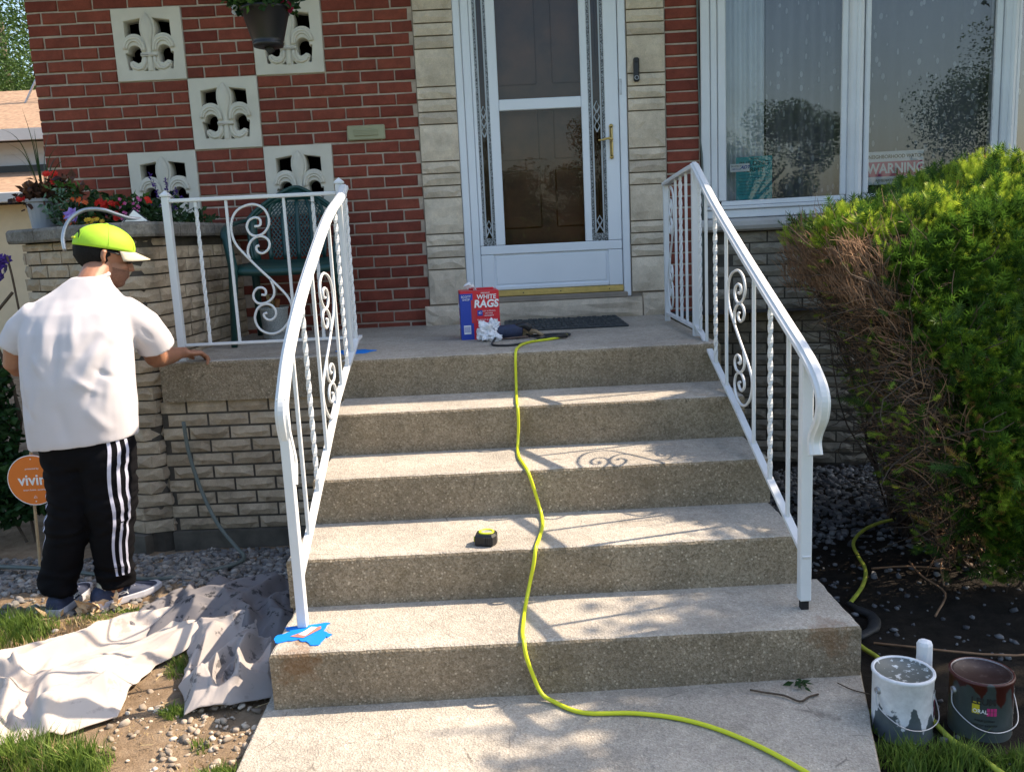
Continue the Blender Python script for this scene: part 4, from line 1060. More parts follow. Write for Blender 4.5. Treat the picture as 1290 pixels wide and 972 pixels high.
# green plastic chair
ch = thing('garden_chair', 'dark green plastic garden armchair behind the porch railing', 'chair', (-1.20, -.42, L5), rz=.08)
def cpt(x, y, z): return (x, y, z)
# back: curved sheet  (x across, leaning back in +y), with openings made from slats and lattice
def backp(s, h):   # s -1..1, h 0..1
    half = .245 + .02 * math.sin(h * 3) - (max(0, h - .55) ** 2) * .75
    return Vector((s * half, .20 + .10 * h - .055 * (1 - s * s) * -1 - .05 * s * s, .44 + .42 * h))
def sheet(name, ss, hh, mat, parent, thick=.012):
    v = []; f = []; a = len(ss); b = len(hh)
    for h in hh:
        for s_ in ss: p = backp(s_, h); v.append(p)
    for h in hh:
        for s_ in ss: p = backp(s_, h); v.append(p + Vector((0, thick, 0)))
    N = a * b
    for j in range(b - 1):
        for i in range(a - 1):
            k = j * a + i; f.append((k, k + 1, k + a + 1, k + a)); f.append((N + k + a, N + k + a + 1, N + k + 1, N + k))
    for j in range(b - 1): k = j * a; f.append((k + a, N + k + a, N + k, k)); k += a - 1; f.append((k, N + k, N + k + a, k + a))
    for i in range(a - 1): f.append((i, N + i, N + i + 1, i + 1)); k = (b - 1) * a + i; f.append((k + 1, N + k + 1, N + k, k))
    return mk(name, v, f, mat, parent, True)
lin = lambda a, b, n: [a + (b - a) * i / (n - 1) for i in range(n)]
mb = MB(); arch = [backp(s_, 1 - .25 * abs(s_) ** 3.2) if False else backp(s_, 1.0 - .42 * abs(s_) ** 3) for s_ in lin(-1, 1, 25)]
left_ = [backp(-1, h) for h in lin(.0, .58, 8)]; right_ = [backp(1, h) for h in lin(.58, 0, 8)]
loop = left_[:-1] + arch + right_[1:]
mb.tube([p + Vector((0, .006, 0)) for p in loop], .020, 8, True, .6); mb.build('back_frame', 'green_plastic', ch, True)
# wide arched head rail
v = []; f = []
for q, s_ in enumerate(lin(-1, 1, 25)):
    top = 1.0 - .42 * abs(s_) ** 3; bot = top - .17 + .05 * abs(s_)
    for hh_, yy in ((top, 0), (bot, 0), (bot, .012), (top, .012)): p = backp(s_, hh_); v.append(p + Vector((0, yy, 0)))
for q in range(24):
    for j in range(4): f.append((q * 4 + j, q * 4 + (j + 1) % 4, (q + 1) * 4 + (j + 1) % 4, (q + 1) * 4 + j))
mk('head_rail', v, f, 'green_plastic', ch, True)
for s_ in (-.62, -.31, .0, .31, .62): sheet('back_slat', lin(s_ - .045, s_ + .045, 3), lin(0, .85, 8), 'green_plastic', ch)
sheet('back_slat', lin(-1, -.84, 3), lin(0, .62, 6), 'green_plastic', ch); sheet('back_slat', lin(.84, 1, 3), lin(0, .62, 6), 'green_plastic', ch)
mb = MB()
for q in range(-12, 24):
    for d in (1, -1):
        pts = []
        for r_ in range(13):
            h = .04 + r_ * .07; s_ = (-.9 + q * .085 + (h * 1.1) * 1) if d == 1 else (.9 - q * .085 - h * 1.1)
            if -.62 <= s_ <= .62 and h < .86: pts.append(backp(s_, h) + Vector((0, .006, 0)))
        if len(pts) > 1: mb.tube(pts, .0042, 4, True)
tag(mb.build('back_lattice', 'green_plastic', ch), kind='stuff')
# seat
v = []; f = []; n = 13
for j in range(n):
    for i in range(n):
        a = -1 + 2 * i / (n - 1); b = -1 + 2 * j / (n - 1); z = .425 + .012 * (a * a) - (.03 * max(0, -b - .75) ** 1 * 4 if b < -.75 else 0) + (.02 * b if b > 0 else 0)
        v.append((a * (.25 + .015 * -b), -.02 + b * .235, z))
for j in range(n - 1):
    for i in range(n - 1): k = j * n + i; f.append((k, k + 1, k + n + 1, k + n))
so = mk('seat', v, f, 'green_plastic', ch, True); md = so.modifiers.new('s', 'SOLIDIFY'); md.thickness = .03; bake(so, True)
for sx in (-1, 1):
    mb = MB(); mb.tube(cr([(sx * .27, .20, .68), (sx * .305, .08, .665), (sx * .31, -.1, .645), (sx * .30, -.22, .62), (sx * .295, -.265, .575)], 5), [.026] * 21, 8, True, .45)
    mb.build('armrest', 'green_plastic', ch, True)
    mb = MB(); mb.tube([(sx * .295, -.255, .60), (sx * .275, -.245, .42), (sx * .30, -.285, 0.0)], [.028, .032, .021], 8, True, .8); mb.build('leg', 'green_plastic', ch, True)
    mb = MB(); mb.tube([(sx * .25, .21, .46), (sx * .275, .30, 0.0)], [.032, .021], 8, True, .8); mb.build('leg', 'green_plastic', ch, True)

# ================================================================== PLANTS
def quads(mb, c, n, size, spread, up=.3, asp=.5, flat=0, rnd=random):
    for _ in range(n):
        p = Vector((rnd.gauss(0, 1), rnd.gauss(0, 1), rnd.gauss(0, 1))); p = p * min(1, 1.9 / max(.01, p.length)); p = Vector((p.x * spread[0], p.y * spread[1], p.z * spread[2])) * .5 + Vector(c)
        d = Vector((rnd.gauss(0, 1), rnd.gauss(0, 1), rnd.gauss(0, .6) + up)).normalized(); s_ = d.cross(Vector((rnd.gauss(0, 1), rnd.gauss(0, 1), rnd.gauss(0, 1)))).normalized(); L = size * rnd.uniform(.6, 1.3); w_ = L * asp / 2
        nn = d.cross(s_) * L * .12
        mb.add([p, p + d * L * .45 + s_ * w_, p + d * L + nn * -1, p + d * L * .45 - s_ * w_, p + d * L * .45 + nn], [(0, 1, 4), (1, 2, 4), (2, 3, 4), (3, 0, 4)])
def flower(mb, c, r, n=9, layers=3, rnd=random, face=None):
    f_ = Vector(face or (rnd.gauss(0, .4), -1, rnd.uniform(.1, .8))).normalized(); a = f_.orthogonal().normalized(); b = f_.cross(a)
    for l in range(layers):
        for k in range(n - l * 2):
            t = 2 * math.pi * k / (n - l * 2) + l * .5; R_ = r * (1 - .25 * l); d = a * math.cos(t) + b * math.sin(t); s_ = f_.cross(d)
            p = Vector(c) + f_ * (r * .15 * l); q = d * R_
            mb.add([p, p + q * .6 + s_ * R_ * .34 + f_ * R_ * .1, p + q * 1.0 + f_ * R_ * .28, p + q * .6 - s_ * R_ * .34 + f_ * R_ * .1], [(0, 1, 2), (0, 2, 3)])
def plant(name, label, cat, loc, parts, group=None):
    o = thing(name, label, cat, loc, group)
    for (pn, mat, fn) in parts:
        mb = MB(); fn(mb); mb.build(pn, mat, o)
    return o
PZ = 1.56
gp = thing('grey_flower_pot', 'ribbed grey plastic pot on the left end of the planter cap', 'pot', (-2.36, -.80, PZ))
v = []; f = []; n = 72
for (r_, z, rib) in ((.062, 0, 0), (.062, .002, .0), (.074, .13, 1), (.083, .135, 0), (.083, .15, 0), (.076, .15, 0), (.07, .12, 0)):
    for j in range(n): q = r_ + (.0015 if rib and j % 4 < 2 else 0); v.append((q * math.cos(j * 2 * math.pi / n), q * math.sin(j * 2 * math.pi / n), z))
for i in range(6):
    for j in range(n): f.append((i * n + j, i * n + (j + 1) % n, (i + 1) * n + (j + 1) % n, (i + 1) * n + j))
f.append(tuple(reversed(range(n)))); f.append(tuple(6 * n + j for j in range(n)))
mk('pot', v, f, 'greypot', gp)
def spikes(mb):
    for q in range(15):
        a = random.uniform(-2.6, .9) if q < 11 else random.uniform(0, 6.28); h = random.uniform(.28, .5); l = random.uniform(.02, .30) if q else 0
        p = [Vector((0, 0, 0)), Vector((math.cos(a) * l * .4, math.sin(a) * l * .4, h * .6)), Vector((math.cos(a) * l, math.sin(a) * l, h * (1 - l * 1.1)))]
        c = cr(p, 6); s_ = Vector((-math.sin(a), math.cos(a), 0))
        if abs(s_.x) < .3: s_ = Vector((1, 0, 0))
        for k in range(len(c) - 1):
            w0 = .005 * (1 - k / len(c)); w1 = .005 * (1 - (k + 1) / len(c)); mb.add([c[k] - s_ * w0, c[k] + s_ * w0, c[k + 1] + s_ * w1, c[k + 1] - s_ * w1], [(0, 1, 2, 3)])
plant('spike_plant', 'tall thin green spike plant rising from the grey pot', 'plant', (-2.35, -.80, PZ + .13), [('spike_leaves', 'leafdk', spikes)])
plant('begonia', 'dark bronze leaved begonia with red blooms in the grey pot', 'plant', (-2.31, -.80, PZ + .17), [
    ('foliage', 'bronze', lambda mb: (quads(mb, (0, 0, .02), 150, .05, (.17, .1, .07), .2, .8), quads(mb, (-.12, -.02, -.02), 40, .045, (.07, .05, .05), 0, .8))),
    ('red_bloom', 'red_p', lambda mb: [flower(mb, p, .022) for p in ((.05, -.05, .06), (.075, -.04, .055), (-.0, -.02, .1), (-.12, -.06, -.015), (-.135, -.05, -.02), (.14, -.02, .0), (.145, -.02, -.03), (.03, .0, .1))])])
plant('dusty_miller', 'pale sage green trailing plant spilling beside the grey pot', 'plant', (-2.22, -.90, PZ + .07), [
    ('foliage', 'sage', lambda mb: (quads(mb, (0, 0, .03), 140, .032, (.09, .07, .11), .3, .5), quads(mb, (.02, -.02, -.02), 60, .028, (.06, .05, .07), .3, .5))),
    ('pale_bud', 'leaf', lambda mb: quads(mb, (.02, .02, .12), 24, .045, (.09, .05, .03), 1.5, .45))])
plant('orange_geranium', 'orange red geranium in the left part of the planter', 'plant', (-2.12, -.90, PZ - .02), [
    ('foliage', 'leafdk', lambda mb: quads(mb, (0, 0, .09), 220, .04, (.16, .1, .12), .4, .7)),
    ('orange_bloom', 'org_p', lambda mb: [flower(mb, (x, -.07 + random.uniform(-.01, .01), z), .014, 6, 2) for x, z in ((-.035, .085), (-.05, .07), (-.02, .065), (-.04, .05), (-.015, .05), (-.03, .035), (.10, .07), (.11, .062), (.09, .055), (.0, .15), (.02, .142), (.035, .15), (.05, .135), (.03, .13), (.065, .13))])])
plant('violet_iris', 'single pale violet bloom leaning over the planter cap', 'plant', (-2.09, -1.05, PZ + .02), [
    ('stem', 'leaf', lambda mb: mb.tube([(0, .05, -.05), (0, 0, .02)], .003, 5)),
    ('violet_petals', 'pur_p', lambda mb: (flower(mb, (-.01, 0, .035), .04, 6, 2, face=(-.2, -1, .7)), flower(mb, (.015, -.01, .02), .03, 5, 2)))])
plant('red_geranium', 'bright red geranium in the middle of the planter', 'plant', (-1.90, -.98, PZ), [
    ('foliage', 'leafdk', lambda mb: quads(mb, (0, .03, .06), 200, .045, (.2, .1, .09), .4, .8)),
    ('fresh_leaves', 'leaf', lambda mb: quads(mb, (.06, .0, .10), 36, .045, (.12, .06, .04), .6, .6)),
    ('red_bloom', 'red_p', lambda mb: [flower(mb, (random.gauss(0, .032), -.04 + random.gauss(0, .01), .085 + random.gauss(0, .014)), .019, 7, 3) for _ in range(16)] + [flower(mb, (.02 + random.gauss(0, .012), -.06, .035 + random.gauss(0, .007)), .015) for _ in range(5)] + [flower(mb, (.16, -.03, .11), .018), flower(mb, (.17, -.03, .095), .016)])])
plant('pink_verbena', 'small pink clustered flowers near the planter corner', 'plant', (-1.80, -1.02, PZ), [
    ('foliage', 'leafdk', lambda mb: quads(mb, (0, .02, .04), 110, .035, (.14, .08, .08), .4, .6)),
    ('pink_bloom', 'pink_p', lambda mb: [flower(mb, (random.gauss(0, .04), -.05, .06 + random.gauss(0, .03)), .010, 5, 2) for _ in range(18)])])
plant('yellow_marigold', 'low yellow marigolds behind the bent pipe on the planter', 'plant', (-1.98, -1.06, PZ), [
    ('foliage', 'leafdk', lambda mb: quads(mb, (0, .04, .0), 60, .03, (.12, .05, .03), .4, .6)),
    ('yellow_bloom', 'yel_p', lambda mb: [flower(mb, (random.gauss(0, .035), -.0, .018 + random.gauss(0, .006)), .014, 7, 3) for _ in range(8)])])
def salvia(mb):
    for (x, l, t) in ((0, .19, -.25), (.045, .16, -.1), (.06, .11, .15)):
        for k in range(26):
            h = k / 26; mbp = (x + t * l * h, 0, .06 + l * h); r_ = .012 * (1 - h * .7)
            quads(mb, mbp, 3, .016, (r_, r_, .006), .8, .5)
plant('purple_salvia', 'dark purple salvia spikes in front of the lowest left pierced block', 'plant', (-1.73, -.85, PZ), [
    ('foliage', 'leafdk', lambda mb: (quads(mb, (.02, 0, .03), 120, .04, (.12, .08, .07), .5, .5), quads(mb, (.02, 0, .10), 30, .045, (.1, .05, .04), .6, .6))), ('flower_spike', 'dpur_p', salvia)])
plant('trailing_greens', 'dark low greenery along the right rim of the planter', 'plant', (-1.72, -.62, PZ), [
    ('foliage', 'sage', lambda mb: quads(mb, (0, -.1, .02), 40, .04, (.06, .3, .02), .1, .6)), ('dark_foliage', 'leafdk', lambda mb: quads(mb, (0, .05, .02), 130, .045, (.07, .4, .04), .2, .6))])
plant('violet_filler', 'small dark violet flowers against the brick behind the planter', 'plant', (-1.95, -.55, PZ), [
    ('foliage', 'leafdk', lambda mb: quads(mb, (0, 0, .03), 160, .04, (.4, .1, .08), .5, .6)), ('violet_bloom', 'dpur_p', lambda mb: [flower(mb, (random.gauss(0, .12), -.04, .10 + random.gauss(0, .02)), .012, 5, 2) for _ in range(24)])])
# white pyramidal solar light
sl_ = thing('solar_light', 'small white pyramid shaped garden light among the planter flowers', 'garden light', (-1.775, -1.10, PZ + .004), rz=.5)
mb = MB(); mb.add([(-.055, -.055, 0), (.055, -.055, 0), (.055, .055, 0), (-.055, .055, 0), (0, 0, .058)], [(0, 1, 4), (1, 2, 4), (2, 3, 4), (3, 0, 4), (3, 2, 1, 0)]); mb.build('shade', simple('frosted_shade', (.75, .76, .68), .4, .05), sl_)
mb = MB()
for a in ((-.055, -.055), (.055, -.055), (.055, .055), (-.055, .055)): mb.tube([(a[0], a[1], .001), (0, 0, .06)], .0028, 5)
mb.build('black_edge', 'black', sl_)
# bent pipe
mb = MB(); mb.tube(cr([(-2.03, -1.30, 1.44), (-2.035, -1.29, 1.50), (-2.02, -1.27, 1.56), (-1.99, -1.25, 1.60), (-1.94, -1.23, 1.625), (-1.87, -1.22, 1.622), (-1.82, -1.19, 1.60), (-1.77, -1.15, 1.578), (-1.72, -1.10, 1.572)], 5), .0095, 10)
tag(mb.build('bent_pipe', 'steel', None, True), 'bent grey hose arching over the planter cap behind the neon cap', 'hose')
# hanging basket
hb_ = thing('hanging_basket', 'black hanging basket of flowers below the eave left of the door', 'hanging basket', (-1.155, -.70, 2.43))
mb = MB(); mb.lathe([(.062, -.016), (.075, -.012), (.078, .004), (.073, .006), (.080, .02), (.118, .155), (.126, .158), (.126, .172), (.116, .172), (.11, .15)], 36); mb.build('pot', 'black', hb_, True)
mb = MB(); mb.tube([(-.01, 0, -.034), (.02, .0, -.016)], .022, 10); mb.build('drain_saucer', 'rubber', hb_)
mb = MB()
for a in (0, 2.1, 4.2): mb.tube([(.12 * math.cos(a), .12 * math.sin(a), .165), (0, 0, .62)], .0018, 5)
mb.tube([(0, 0, .62), (0, 0, .985)], .0025, 5); mb.build('hanger_wire', 'steel', hb_)
mb = MB(); quads(mb, (0, 0, .20), 380, .042, (.19, .18, .07), .1, .7); mb.build('foliage', 'leafdk', hb_)
mb = MB(); quads(mb, (-.04, -.05, .2), 160, .04, (.16, .12, .06), .1, .7); mb.build('bright_foliage', 'leaf', hb_)
mb = MB(); 
for p in ((-.15, -.02, .155), (-.145, -.03, .175)): flower(mb, p, .018)
mb.build('white_bloom', 'tissue', hb_)
mb = MB()
for _ in range(14): flower(mb, (.125 + random.gauss(0, .012), -.03, .19 + random.gauss(0, .02)), .015)
mb.build('crimson_bloom', simple('crimson', (.35, .01, .05), .6, .2, 60), hb_)

# ================================================================== YEW HEDGE
def arr_mesh(name, V, T, mat, parent, tint=None):
    """V (n,3), T (m,3) triangles as numpy"""
    me = bpy.data.meshes.new(name); me.vertices.add(len(V)); me.vertices.foreach_set('co', V.astype(np.float32).ravel())
    me.loops.add(T.size); me.loops.foreach_set('vertex_index', T.astype(np.int32).ravel())
    me.polygons.add(len(T)); me.polygons.foreach_set('loop_start', np.arange(0, T.size, 3, dtype=np.int32))
    if tint is not None: a = me.attributes.new('tint', 'FLOAT', 'POINT'); a.data.foreach_set('value', tint.astype(np.float32))
    me.update(calc_edges=True); me.validate(); me.materials.append(M[mat]); o = bpy.data.objects.new(name, me); return link(o, parent)
def sprigs(P, N, tint, size, n_needles=18, L=.042, nl=.022, nw=.0030, rng=RNG):
    """feathery yew shoots: needles in two ranks along a short stem"""
    k = len(P); base = []
    for i in range(n_needles):
        t = (i // 2 + .5) / (n_needles / 2); sd = 1 if i % 2 else -1
        l = nl * (1 - .35 * t); o = np.array([0, 0, t * L]); d = np.array([sd * .82, .15 * (1 if i % 4 < 2 else -1), .55]); d /= np.linalg.norm(d)
        wv = np.array([-d[2] * sd, 0, d[0] * sd]) * nw
        base.append([o - wv * .6, o + wv * .6, o + d * l])
    for i in range(3):
        a = i * 2.1; d = np.array([.3 * math.cos(a), .3 * math.sin(a), 1]); base.append([np.array([-nw * .5, 0, L * .9]), np.array([nw * .5, 0, L * .9]), np.array([0, 0, L * .9]) + d * nl * .8])
    base.append([np.array([-.0012, 0, -L * .5]), np.array([.0012, 0, -L * .5]), np.array([0, 0, L])])
    B = np.array(base); nt_ = len(B)
    D = N + rng.normal(0, .55, (k, 3)) + np.array([0, 0, .45]); D /= np.linalg.norm(D, axis=1)[:, None]
    R = rng.normal(0, 1, (k, 3)); Xa = np.cross(D, R); Xa /= np.linalg.norm(Xa, axis=1)[:, None]; Ya = np.cross(D, Xa)
    sc_ = size[:, None, None, None]
    W = (B[None, :, :, 0:1] * Xa[:, None, None, :] + B[None, :, :, 1:2] * Ya[:, None, None, :] + B[None, :, :, 2:3] * D[:, None, None, :]) * sc_ + P[:, None, None, :]
    V = W.reshape(-1, 3); T = np.arange(len(V)).reshape(-1, 3)
    return V, T, np.repeat(tint, nt_ * 3) + np.tile(np.repeat(np.array([.0 + .10 * (i // 2) / 9 for i in range(18)] + [.14] * 3 + [-.2]), 3), k)
hedge = thing('yew_hedge', 'large clipped yew hedge with a dead brown side facing the steps', 'hedge', (0, 0, 0))
HCX, HCY, HX, HY, HT, HRD = 3.0, -1.62, 1.68, .90, 1.39, .20
def hsurf(n, rng, faces):
    """points on a rounded box, returns P, N and face id"""
    out = []; 
    for fid, cnt in faces:
        a = rng.uniform(-1, 1, cnt); b = rng.uniform(0, 1, cnt)
        if fid == 0: q = np.stack([HCX + a * HX, np.full(cnt, HCY - HY), b * HT], 1)       # front
        elif fid == 1: q = np.stack([np.full(cnt, HCX - HX), HCY + a * HY, b * HT], 1)      # left
        elif fid == 2: q = np.stack([HCX + a * HX, HCY + (b * 2 - 1) * HY, np.full(cnt, HT)], 1)
        out.append((q, np.full(cnt, fid)))
    q = np.concatenate([o[0] for o in out]); fid = np.concatenate([o[1] for o in out])
    lo = np.array([HCX - HX + HRD, HCY - HY + HRD, -5]); hi = np.array([HCX + HX, HCY + HY - HRD, HT - HRD])
    c = np.clip(q, lo, hi); d = q - c; l = np.linalg.norm(d, axis=1); l[l < 1e-6] = 1; N = d / l[:, None]; P = c + N * HRD
    return P, N, fid
def warp(P, N):
    lump = np.array([noise.noise(Vector((p[0] * 2.6, p[1] * 2.6, p[2] * 2.6))) * .08 + noise.noise(Vector((p[0] * 6.5, p[1] * 6.5, p[2] * 6.5))) * .10 for p in P])
    P = P + N * lump[:, None]
    left = np.clip((HCX - P[:, 0]) / HX, 0, 1)
    P[:, 0] += np.where(P[:, 2] < 1.4, (1.4 - P[:, 2]) * (.18 + .24 * np.clip((P[:, 1] + 2.4) / 1.5, 0, 1)) * left ** 2, 0)
    u = np.clip((P[:, 2] - .9) / .7, 0, 1)
    P[:, 0] += .10 * np.clip((P[:, 1] + 2.3) / 1.4, 0, 1) * left ** 2
    P[:, 2] += u * (.24 * np.clip((P[:, 0] - 1.62) / .42, 0, 1)) - u * .0
    fr_ = np.clip((HCY - P[:, 1]) / HY, 0, 1)
    P[:, 1] += fr_ * (.80 * np.clip((P[:, 2] - .62) / 1.05, 0, 1.2) ** 1.2 + .42 * np.clip(.62 - P[:, 2], 0, 1))
    return P, lump
def yew(n, faces, keep, tfun, name, sc=(.8, 1.35), depth=.0):
    P, N, fid = hsurf(n, RNG, faces); dd = RNG.uniform(0, 1, len(P)) ** 2 * depth; P = P - N * dd[:, None]; P, lump = warp(P, N)
    kp = keep(P, N, fid, lump); P, N, lump, dd = P[kp], N[kp], lump[kp], dd[kp]
    t = np.clip(tfun(P, N, lump, dd), 0, 1); s_ = RNG.uniform(*sc, len(P))
    V, T, tt = sprigs(P, N, t, s_); o = arr_mesh(name, V, T, 'yew', hedge, tt); tag(o, kind='stuff'); return len(P)
def bare(P):   # bare zone weight: the left face, widening downwards to the front
    wob = .05 * np.array([noise.noise(Vector((p[1] * 5, p[2] * 5, 7))) for p in P])
    z = P[:, 2] + wob; xr = 1.46 + .22 * np.clip(1.35 - z, 0, 1.4) + .30 * np.clip((z - 1.22) / .12, 0, 1) + wob
    back = (P[:, 1] > -1.66 + .30 * np.clip((1.2 - z), -1, .0) - .40 * np.clip(1.1 - z, 0, 1)) & (P[:, 0] < 2.0)
    return ((P[:, 0] < xr) | back) & (z < 1.31 + .03 * np.sin(P[:, 1] * 9))
def keep1(P, N, fid, lump):
    b = bare(P); k = np.ones(len(P), bool); k[b] = RNG.uniform(0, 1, b.sum()) < np.where(P[b][:, 2] < .7, .08, .02)
    low = P[:, 2] < .45; k &= ~(low & (RNG.uniform(0, 1, len(P)) < (.45 - P[:, 2]) * 1.6)); k &= P[:, 2] > .06
    return k & (P[:, 0] < 2.7)
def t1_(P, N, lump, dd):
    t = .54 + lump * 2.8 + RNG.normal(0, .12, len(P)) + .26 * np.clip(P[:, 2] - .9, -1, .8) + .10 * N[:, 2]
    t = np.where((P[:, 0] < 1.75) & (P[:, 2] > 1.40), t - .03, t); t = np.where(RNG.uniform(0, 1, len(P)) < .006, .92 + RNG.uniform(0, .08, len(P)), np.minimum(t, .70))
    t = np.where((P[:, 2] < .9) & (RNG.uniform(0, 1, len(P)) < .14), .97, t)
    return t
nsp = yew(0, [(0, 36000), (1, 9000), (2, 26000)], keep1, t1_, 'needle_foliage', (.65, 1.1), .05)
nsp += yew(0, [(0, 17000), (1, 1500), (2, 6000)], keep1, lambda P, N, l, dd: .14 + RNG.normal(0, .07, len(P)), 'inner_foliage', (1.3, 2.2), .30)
print('sprigs', nsp)
# bare twigs, dead shoots
def twigs(name, n, mat, gen, seed, r0=(.0012, .0028)):
    r = random.Random(seed); mb = MB()
    for _ in range(n):
        pts = gen(r); k = len(pts); w_ = r.uniform(*r0); mb.tube(pts, [w_ * (1 - .6 * i / (k - 1)) for i in range(k)], 3, False)
    return tag(mb.build(name, mat, hedge, True), kind='stuff')
def lface(y, z): return 1.36 + .10 * max(0, min(1, (y + 2.3) / 1.4)) + (max(0, 1.4 - z)) * (.18 + .24 * max(0, min(1, (y + 2.4) / 1.5)))
def ymn(z): return -2.44 + .80 * max(0, (z - .62) / 1.05) ** 1.2 + .42 * max(0, .62 - z)
def g1(r):
    z = r.uniform(.98, 1.33) if r.random() < .4 else r.uniform(.05, 1.38)
    y = r.uniform(ymn(z), -.85); x = lface(y, z) + r.uniform(-.03, .30 if z < 1.2 else .42)
    L = r.uniform(.06, .18); d = Vector((r.gauss(-.45, .5), r.gauss(0, .55), r.gauss(.75, .5))).normalized(); p = Vector((x, y, z)); out = [p]
    c = Vector((r.gauss(0, .5), r.gauss(0, .5), r.gauss(0, .5)))
    for k in range(4): d = (d + c * .38).normalized(); p = p + d * L / 4; out.append(p)
    return out
twigs('dead_twigs', 8500, 'twig', g1, 3, (.0014, .003))
def g2(r):
    b = Vector((r.uniform(1.75, 2.35), r.uniform(-2.0, -1.1), -.04)); z = r.uniform(.4, 1.35); y = r.uniform(ymn(z), -.85); e = Vector((lface(y, z) + r.uniform(0, .2), y, z))
    mid = b.lerp(e, .5) + Vector((r.uniform(-.12, .16), r.uniform(-.1, .1), r.uniform(-.12, .05))); q1 = b.lerp(mid, .5) + Vector((r.uniform(-.05, .05),) * 3)
    return cr([b, q1, mid, e], 4)
twigs('branches', 120, 'twigdk', g2, 5, (.006, .014))
def g3(r):
    z = r.uniform(.12, 1.2); y = r.uniform(ymn(z), -.85); x = lface(y, z) + r.uniform(-.02, .3); p = Vector((x, y, z)); L = r.uniform(.15, .4); d = Vector((r.gauss(-.5, .4), r.gauss(0, .5), r.gauss(.5, .45))).normalized(); out = [p]
    for k in range(6): d = (d + Vector((r.gauss(0, .3), r.gauss(0, .3), r.gauss(0.05, .3)))).normalized(); p = p + d * L / 6; out.append(p)
    return out
twigs('bare_stems', 1500, 'twigdk', g3, 8, (.002, .0045))
def g4(r):   # dead shoot tufts right under the green rim
    z = r.uniform(1.08, 1.31); y = r.uniform(ymn(z), -.9); x = lface(y, 1.4) + r.uniform(-.05, .38); p = Vector((x, y, z)); L = r.uniform(.05, .11); d = Vector((r.gauss(-.5, .3), r.gauss(0, .35), 1)).normalized(); out = [p]
    for k in range(3): out.append(out[-1] + d * L / 3); d = (d + Vector((r.gauss(0, .2), r.gauss(0, .2), .05))).normalized()
    return out
twigs('dead_shoots', 3800, 'twig', g4, 9, (.0014, .0026))

# ================================================================== GROUND COVER
def ico(sub=2):
    bm = bmesh.new(); bmesh.ops.create_icosphere(bm, subdivisions=sub, radius=1); v = np.array([q.co[:] for q in bm.verts]); f = np.array([[x.index for x in q.verts] for q in bm.faces]); bm.free(); return v, f
IV2, IF2 = ico(); IV1, IF1 = ico(1)
def stones(name, n, place, size, mat, seed=0, label=None):
    r = np.random.default_rng(seed); VV = []; TT = []; b = 0; c = 0; IV, IF = (IV1, IF1) if mat == 'stonedk' else (IV2, IF2)
    while c < n:
        x, y = place(r)
        if x is None: continue
        s = size[0] + (size[1] - size[0]) * r.uniform() ** 2.2; k = np.array([s * r.uniform(.8, 1.5), s * r.uniform(.7, 1.1), s * r.uniform(.45, .8)])
        off = r.uniform(0, 99, 3); rad = 1 + .22 * np.sin(IV @ r.normal(0, 2.2, (3,)) + off[0]) + .14 * np.sin(IV @ r.normal(0, 3.5, (3,)) + off[1])
        V = np.sign(IV) * np.abs(IV) ** .8 * rad[:, None] * k; a = r.uniform(0, 6.28); t = r.normal(0, .3); ca, sa = math.cos(a), math.sin(a)
        V = V @ np.array([[1, 0, t], [0, 1, 0], [-t, 0, 1]]) @ np.array([[ca, sa, 0], [-sa, ca, 0], [0, 0, 1]])
        V += np.array([x, y, gz(x, y) + k[2] * r.uniform(.1, .7)]); VV.append(V); TT.append(IF + b); b += len(V); c += 1
    o = arr_mesh(name, np.concatenate(VV), np.concatenate(TT), mat, None); o.data.polygons.foreach_set('use_smooth', [True] * len(o.data.polygons))
    return tag(o, label, 'gravel', kind='stuff')
def pl1(r):
    x = r.uniform(-2.9, -.80); y = r.uniform(-2.0, -1.27)
    d = 1 if y > -1.75 else (.35 if r.uniform() < .5 else 0)
    return (x, y) if r.uniform() < d else (None, None)
stones('gravel', 5200, pl1, (.006, .017), 'stone', 1, 'grey and buff gravel at the foot of the porch wall')
def pl2(r):
    x = r.uniform(-2.1, -.80); y = r.uniform(-3.35, -1.9); k = noise.noise(Vector((x * 4, y * 4, 9)))
    p = .25 + (.9 if (x > -1.1 and y < -2.6) else 0) + (.4 if k > .1 else -.15)
    return (x, y) if r.uniform() < p else (None, None)
stones('loose_stones', 1300, pl2, (.003, .012), 'stonewarm', 2, 'loose stones scattered over the bare soil beside the steps')
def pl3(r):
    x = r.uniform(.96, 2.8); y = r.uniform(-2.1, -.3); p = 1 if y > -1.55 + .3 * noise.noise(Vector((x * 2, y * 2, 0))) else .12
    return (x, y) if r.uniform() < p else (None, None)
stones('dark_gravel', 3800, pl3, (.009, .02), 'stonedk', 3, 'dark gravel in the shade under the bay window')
def pl4(r): x = r.uniform(.95, 2.6); y = r.uniform(-3.3, -1.6); return (x, y) if x > 1.02 or y > -2.6 else (None, None)
stones('scattered_pebbles', 420, pl4, (.004, .014), 'stonedk', 4, 'pebbles scattered on the dark soil between steps and hedge')
